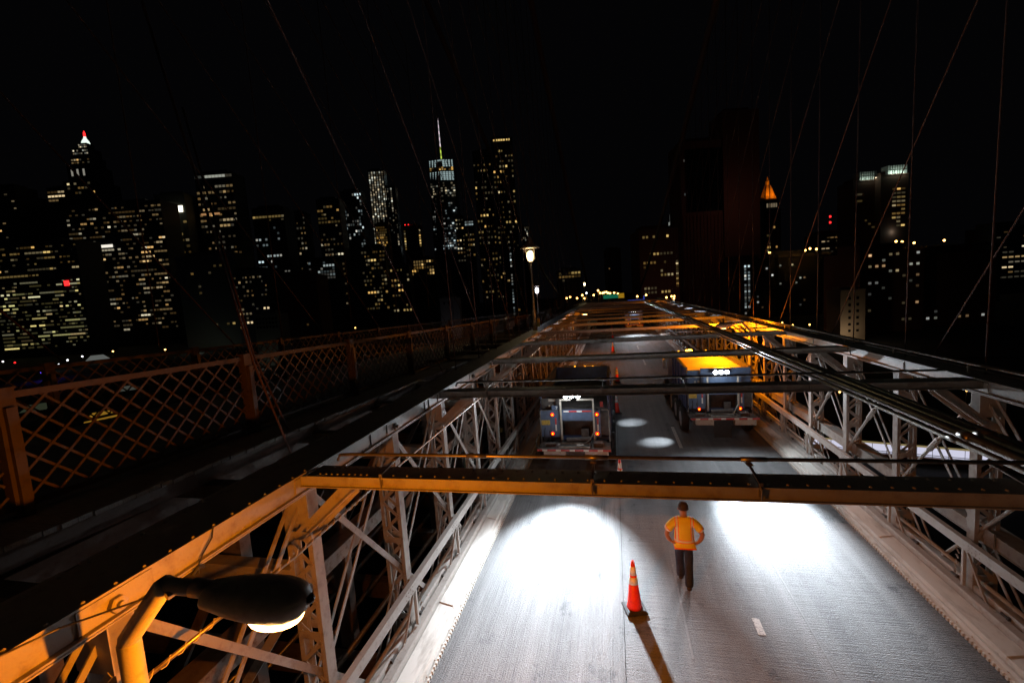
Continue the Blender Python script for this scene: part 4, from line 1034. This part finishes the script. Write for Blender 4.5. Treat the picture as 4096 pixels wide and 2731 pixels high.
PATS = [
 [(0, 1, 20, 420, 28, 24, 14, 7, .12, .3, 'w')],
 [(.4, .62, 0, 90, 14, 20, 14, 6, 1, 1, 'W'), (0, 1, 100, 420, 26, 20, 12, 7, .1, .3, 'w')],
 [(0, 1, 10, 60, 16, 14, 11, 7, .6, .7, 'w')],
 [(0, 1, 12, 520, 18, 13, 11, 7, .42, .5, 'w')],
 [(0, 1, 8, 150, 22, 15, 12, 7, .3, .5, 'y'), (.08, .98, 150, 430, 14.5, 12, 11, 6, .5, .65, 'g')],
 [(.3, 1, 100, 330, 24, 22, 13, 9, .3, .4, 'y')],
 [(0, 1, 8, 34, 14, 13, 12, 10, .8, .8, 'W'), (0, 1, 44, 420, 22, 15, 11, 9, .3, .4, 'w')],
 [(0, 1, 30, 300, 26, 22, 10, 8, .1, .2, 'y')],
 [(0, 1, 30, 56, 13, 12, 10, 8, .75, .8, 'y'), (0, 1, 70, 420, 22, 13, 8, 8, .24, .4, 'c')],
 [(0, 1, 15, 400, 20, 12, 7, 8, .22, .3, 'w')],
 [(0, 1, 24, 120, 15, 12, 9, 8, .62, .6, 'y'), (0, 1, 130, 430, 20, 12, 8, 8, .22, .4, 'w')],
 [(0, 1, 10, 240, 13, 9, 6, 8, .36, .3, 'c')],
 [(0, 1, 6, 300, 9.5, 9.6, 5, 7, .72, .94, 'WV')],
 [(0, 1, 6, 240, 9.5, 10, 5, 7, .55, .92, 'WV')],
 [(.08, .92, 12, 92, 10, 7.5, 5.5, 7, .75, .6, 'o')],
 [(0, .12, 16, 104, 10, 8, 6, 6, .95, 1, 'y'), (.88, 1, 16, 104, 10, 8, 6, 6, .7, .8, 'y')],
 [(0, 1, 10, 200, 16, 11, 6, 6, .3, .3, 'w')],
 [(0, 1, 5, 40, 10, 8, 7, 6, .8, .9, 'c'), (0, 1, 50, 160, 20, 9, 7, 7, .3, .3, 'y')],
 [(0, 1, 20, 600, 22, 12, 7, 8, .2, .3, 'y')],
 [(.1, .9, 3, 14, 10, 9, 7, 7, 1, 1, 'y'), (0, 1, 40, 640, 20, 12, 7, 8, .2, .3, 'y')],
 [(.05, .98, 5, 76, 12, 10, 6.5, 8, .5, .4, 'o')],
 [(0, 1, 15, 260, 16, 12, 8, 8, .28, .4, 'y')],
 [(0, 1, 5, 80, 12, 11, 8, 8, .5, .7, 'c'), (.36, .52, 75, 155, 10, 16, 14, 7, 1, 1, 'y')],
 [(0, 1, 10, 200, 20, 13, 7, 8, .2, .3, 'y')],
 [(.05, .95, 12, 70, 16, 12, 7, 8, 1, 1, 'd')],
 [(.1, .6, 10, 30, 16, 18, 8, 8, 1, 1, 'd')],
 [(0, 1, 2, 62, 8, 8, 4.5, 5.5, .65, .5, 'W')],
 [(.42, .5, 0, 300, 12, 10, 6, 6, .75, .5, 'c'), (0, 1, 60, 300, 30, 18, 8, 7, .14, .2, 'o')],
 [(0, 1, 5, 62, 14, 12, 9, 8, .45, .5, 'y')],
 [(0, 1, 15, 120, 25, 16, 5, 5, .06, .1, 'w')],
 [(.08, .86, 20, 262, 17, 13, 8, 9, .32, .5, 'y'), (.9, 1, 125, 240, 10, 10, 8, 7, .9, .9, 'y')],
 [(.06, .12, 60, 300, 22, 10, 5, 9, .6, .5, 'c')],
 [],
 [(.3, .5, 8, 225, 12.5, 17, 7, 8, .62, .6, 'c'), (.5, 1, 8, 225, 22, 18, 7, 7, .15, .2, 'm')],
 [(0, 1, 10, 230, 18, 16, 7, 7, .11, .2, 'm')],
 [(.05, .8, 10, 80, 14, 16, 13, 5, .5, .8, 'w')],
 [(0, .45, 40, 100, 26, 30, 26, 8, .6, .6, 'y'), (.4, 1, 150, 215, 14, 14, 12, 8, .3, .6, 'y')],
 [(.4, .9, 50, 235, 16, 16, 14, 7, .75, .7, 'y')],
 [(.2, .85, 20, 290, 26, 32, 10, 10, 1, 1, 'd')],
 [(.1, .95, 5, 400, 22, 26, 11, 9, .19, .2, 'm')],
 [(0, 1, 60, 400, 26, 32, 11, 9, .07, .2, 'm')],
 [(0, 1, 15, 230, 20, 26, 18, 6, .3, .5, 'w')],
 [(0, 1, 15, 240, 18, 15, 8, 8, .2, .3, 'w')],
 [(0, 1, 20, 240, 24, 20, 8, 8, .09, .3, 'y')],
]
BO = []
for i, (b, p) in enumerate(zip(BLD, PATS)):
    BO.append(building(*b, p, 100 + i))
def on(i, m, x0, x1, z0, z1, name='sign_box', dy=(-.9, -.3)):
    """a box on the front of building i: x as share of width, z in m below the roof"""
    w = BLD[i][4]; H = BLD[i][5] - BASE
    return MB().box(-w / 2 + x0 * w, -w / 2 + x1 * w, dy[0], dy[1], H - z1, H - z0).build(name, m, BO[i])
on(5, emit('sign_glow', (1, .93, .72), 3.0), .44, .90, 24, 36)
on(6, emit('orange_floor', (1, .5, .2), .35), .05, .55, 79, 83, 'window_band')
on(31, M['glass'], .12, .98, 8, 70, 'glass_panel')
on(3, emit('bright_floor', (1, .93, .80), 1.4), .18, .30, 75, 79, 'window_band'); on(3, emit('bright_floor', (1, .93, .80), 1.0), .31, .44, 74, 79, 'window_band')
on(4, M['redlight'], .82, .87, 62, 70, 'red_sign')
for k in (.1, .3): on(15, M['redlight'], k, k + .05, -3, -1, 'beacon')
for k in (.35, .92): on(35, M['redlight'], k - .03, k + .03, -27, -24, 'beacon'); on(35, M['redlight'], k - .03, k + .03, -18, -15, 'beacon'); on(35, 'k', k - .008, k + .008, -27, 0, 'mast', (.5, .9))
# vertical piers on the windowless slab
pr = MB()
w31 = BLD[31][4]; H31 = BLD[31][5] - BASE
for k in range(12): pr.box(-w31 / 2 + (k + .3) * w31 / 12, -w31 / 2 + (k + .55) * w31 / 12, -.8, -.05, 0, H31 - 74)
pr.build('piers', 'b', BO[31])
# lit crowns
for i, (x0, x1, z0, z1, e) in {36: (.28, .92, 0, 14, 0), 37: (.28, .98, 0, 13, 0)}.items():
    w = BLD[i][4]; H = BLD[i][5] - BASE
    MB().box(-w / 2 + x0 * w, -w / 2 + x1 * w, 2, 14, H + .5, H + 12).build('crown_wall', 'w', BO[i])
    mu = MB()
    for q in range(9): mu.box(-w / 2 + (x0 + (x1 - x0) * q / 8) * w - .35, -w / 2 + (x0 + (x1 - x0) * q / 8) * w + .35, 1.6, 1.95, H + .5, H + 12)
    mu.box(-w / 2 + x0 * w, -w / 2 + x1 * w, 1.65, 1.9, H + 5.6, H + 6.4)
    mu.build('crown_mullions', 'k', BO[i])
    for q in (.4, .6, .82): lamp('crown_light', 'POINT', (-w / 2 + q * w, -1.2, H + 2.5), 480 if i == 36 else 1200, (.72, 1.0, .78), BO[i], .4)
w = BLD[37][4]; H = BLD[37][5] - BASE
lamp('strip_light', 'POINT', (-w * .08, -4, H - 76), 450, (.75, 1, .85), BO[37], .4)
lamp('facade_fill_light', 'POINT', (-6, -10, 6), 1500, (1, .72, .45), BO[38], .5)  # added uplight for the tan slab, no lamp modelled
lamp('facade_fill_light', 'POINT', (0, -16, 3), 160, (.95, 1, .8), BO[24], .4); lamp('facade_fill_light', 'POINT', (0, -14, 3), 400, (1, .95, 1), BO[25], .4)  # added lights before two low facades, no lamps modelled
lamp('facade_fill_light', 'POINT', (-10, -45, 120), 1900, (1, .50, .36), BO[32], 1.0)  # light added in mid air to brighten the brown slab
lamp('facade_fill_light', 'POINT', (0, -60, 40), 1500, (1, .5, .34), BO[30], 1.0); lamp('facade_fill_light', 'POINT', (0, -40, 4), 900, (.9, 1, .8), BO[7], 1.0)  # lights added to brighten the brown tower and grey green slab, no lamps modelled

def stacked(name, label, cx, cy, tiers, mt, d):
    """tiers: (half width m, z0, z1)"""
    t = empty(name, label, 'building', (cx, cy, BASE), ROT, 'skyline buildings')
    for i, (hw, z0, z1) in enumerate(tiers): MB().box(-hw, hw, 30 - hw, 30 + hw, z0 - BASE, z1 - BASE).build('tier', mt, t)
    return t
# stepped tower with a lit crown
s = 950 / 1790
zt = 417.6
TI = [(33, BASE, 312), (26, 312, 345), (20, 345, 366), (16.5, 366, 384), (9, 384, 396)]
pine = stacked('stepped_tower', 'stepped pointed tower with floodlit crown and red tip on the far left', -1097, 765, TI, 'k', 950)
rng = random.Random(5)
def wrow(hw, z, n, wp, hp, p, pal):
    for c in range(n):
        if rng.random() < p: window(pine, -hw + (c + .5) * 2 * hw / n, 30 - hw, z - BASE, wp, hp, *wmat(pal, rng))
for z in (388, 392): wrow(9, z, 6, 2.6, 2.6, 1, 'W')
for z in (378, 372): wrow(16.5, z, 8, 3, 3, .8, 'W')
for z in (358, 352): wrow(20, z, 7, 4, 3, .5, 'w')
for x in (-16, -4, 9): window(pine, x, 30 - 26, 330 - BASE, 4, 14, 'pv', emit('painted_flood_strip', (1, .95, .8), .22))  # glowing strips imitate floodlight on the tier wall, not windows
for z in (305, 296, 286, 270): wrow(33, z, 9, 5, 4, .3, 'y')
MB().lathe([(8, 396 - BASE), (6.5, 402 - BASE), (3, 408 - BASE), (2, 412 - BASE)], 10, (0, 30, 0)).build('lantern_top', emit('lantern_white', (.85, 1, .88), 1.1), pine, True)
MB().lathe([(2.2, 412 - BASE), (2.0, 419 - BASE), (.5, 424 - BASE)], 8, (0, 30, 0)).build('spire', M['redlight'], pine, True)
# tapering skyscraper with mast
wt = empty('spired_skyscraper', 'tallest tapering glass skyscraper with a lit segmented mast', 'building', (-470, 1276, BASE), ROT, 'skyline buildings')
H = 414 - BASE
hw0, hw1 = 44, 36.5
m = MB(); n8 = 8
lo = [(-hw0, 0), (0, 0), (hw0, 0), (hw0, hw0), (hw0, 2 * hw0), (0, 2 * hw0), (-hw0, 2 * hw0), (-hw0, hw0)]
hi = [(-hw1, 14), (0, 6), (hw1, 14), (hw1 * .92, 44), (hw1, 74), (0, 82), (-hw1, 74), (-hw1 * .92, 44)]
m.add([(x, y, 0) for x, y in lo] + [(x, y, H) for x, y in hi], [(k, (k + 1) % 8, 8 + (k + 1) % 8, 8 + k) for k in range(8)] + [tuple(range(8, 16))])
m.build('wall', 'c', wt)
rng = random.Random(11)
sw = 1300 / 1790
def wtc_row(y, pal, p, hp, wp, n):
    z = H - y * sw; f = z / H; hw = hw0 + (hw1 - hw0) * f
    for c in range(n):
        if rng.random() < p:
            x = -hw * .95 + (c + .5) * 2 * hw * .95 / n
            window(wt, x, 6 * f + (abs(x) / hw) * 8 * f - .6, z, wp, hp, *wmat(pal, rng))
crown = emit('crown_glass', (.75, 1, 1), .34)
for y in (6, 13, 20, 27):
    for c in range(9): 
        if not (3 <= c <= 4 and y > 8): window(wt, -hw1 * .95 + (c + .5) * 2 * hw1 * .95 / 9, 6 + abs(c - 4) * 1.9 - .8, H - y * sw, 6.4, 4, 'cr', crown)
for y in (34, 41): wtc_row(y, 'o', .55, 3.4, 5, 10)
for y in (52, 59, 66, 73, 80):
    for c in range(9): window(wt, -hw1 * .97 + (c + .5) * 2 * hw1 * .97 / 9, 5.5 + abs(c - 4) * 1.8 - .8, H - y * sw, 6.0, 3.8, 'cr', crown)
for y in range(95, 360, 10): wtc_row(y, 'W' if y < 170 else 'c', .34 if y < 290 else .6, 4, 5, 12)
for k in range(14):
    z0 = H + k * 9; z1 = z0 + 8.6; r0 = 2.6 - k * .14
    MB().tube([(-2, 42, z0), (-2, 42, z1)], r0, 6).build('mast_segment', emit('mast_glow', ((.6, .8, .1), (.95, .92, .95), (.95, .75, .85))[0 if k < 5 else 1 + k % 2], .42 + .5 * (k % 2)), wt)
# pyramid topped tower
py_ = empty('pyramid_tower', 'slim tower with a glowing orange pyramid roof', 'building', (286, 906, BASE), ROT, 'skyline buildings')
HB = 142 - BASE
MB().box(-15, 15, 0, 30, 0, HB - 16).box(-13, 13, 2, 28, HB - 16, HB).build('wall', 'k', py_)
MB().lathe([(15.5, HB), (14.5, HB + 3), (12, HB + 7), (9.5, HB + 14), (7.5, HB + 21), (5.2, HB + 26), (4.2, HB + 28)], 8, (0, 15, 0)).build('pyramid_roof', mat('gilt_roof', (.75, .42, .10), .5, 0, (.45, .22, .05), .4), py_)
MB().lathe([(4, HB + 28), (3.4, HB + 36), (2, HB + 38), (.3, HB + 44)], 8, (0, 15, 0)).build('cupola', mat('gilt_cupola', (.75, .42, .10), .5), py_)
rb = MB()
for k in range(8):
    q = 2 * PI * k / 8; rb.tube([(15.5 * math.cos(q), 15 + 15.5 * math.sin(q), HB), (12 * math.cos(q), 15 + 12 * math.sin(q), HB + 7), (7.5 * math.cos(q), 15 + 7.5 * math.sin(q), HB + 21), (4.4 * math.cos(q), 15 + 4.4 * math.sin(q), HB + 28)], .7, 5)
for k in range(5): rb.box(-9 + k * 4 - .9, -9 + k * 4 + .9, 1.2 + abs(k - 2) * .8, 3, HB + 3, HB + 7)
rb.build('roof_ribs', mat('gilt_ribs', (.40, .20, .05), .5), py_)
for x in (-12, 0, 12): lamp('roof_flood', 'SPOT', (x, -16, HB - 1), 26000, (1, .36, .03), py_, .4, (x * .3, 12, HB + 21), 58, .6)
rng = random.Random(3)
for z in range(8, int(HB) - 20, 7):
    for x in (-9, -5.5, 3, 7):
        if rng.random() < .2: window(py_, x, 0, z, 3, 3.6, *wmat('y', rng))
for x in (-8, -4, 0, 4, 8): window(py_, x, 2, HB - 9, 2.4, 7, 'pd', emit('arcade_glow', (1, .8, .5), .16))
# wedding cake spire left of the slab
sp = empty('spired_building', 'small white floodlit spire peeking up left of the brown slab', 'building', (113, 864, BASE), ROT, 'skyline buildings')
MB().box(-8, 8, 0, 16, 0, 110 - BASE).build('wall', 'k', sp)
mw = emit('spire_flood_glow', (.85, .92, .82), .22, (.5, .5, .5))  # spire emits by itself, in place of floodlights shining on it
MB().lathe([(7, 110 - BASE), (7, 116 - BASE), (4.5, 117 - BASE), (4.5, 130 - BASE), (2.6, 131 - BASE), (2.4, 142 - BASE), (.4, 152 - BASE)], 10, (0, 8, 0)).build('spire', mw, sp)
# second suspension bridge far off on the right
mb = empty('far_bridge', 'distant bridge deck crossing behind the right hand buildings', 'bridge', (0, 0, 0))
MB().beam((180, 560, 28), (520, 637, 24.5), 8, 3).build('deck', mat('far_bridge_steel', (.2, .17, .15), .7), mb)
pb = MB()
for k in range(8):
    f = k / 7; pb.beam((180 + 340 * f, 560 + 77 * f, -46), (180 + 340 * f, 560 + 77 * f, 27 - 3.5 * f), 3, 3)
pb.build('piers', 'land', mb)
for (x, y, z), g_ in zip(((203, 544, 31.5), (215, 547, 32), (295, 560, 33.9), (301, 561, 33.0), (313, 563, 31), (344, 570, 31.4), (166, 536, 31.7), (208, 545, 33)), ('street',) * 8):
    street(x, y, z, z - 4, 'amber lamp strung along the distant bridge deck on the right', g_, 1.15, 'lamps on the distant bridge')
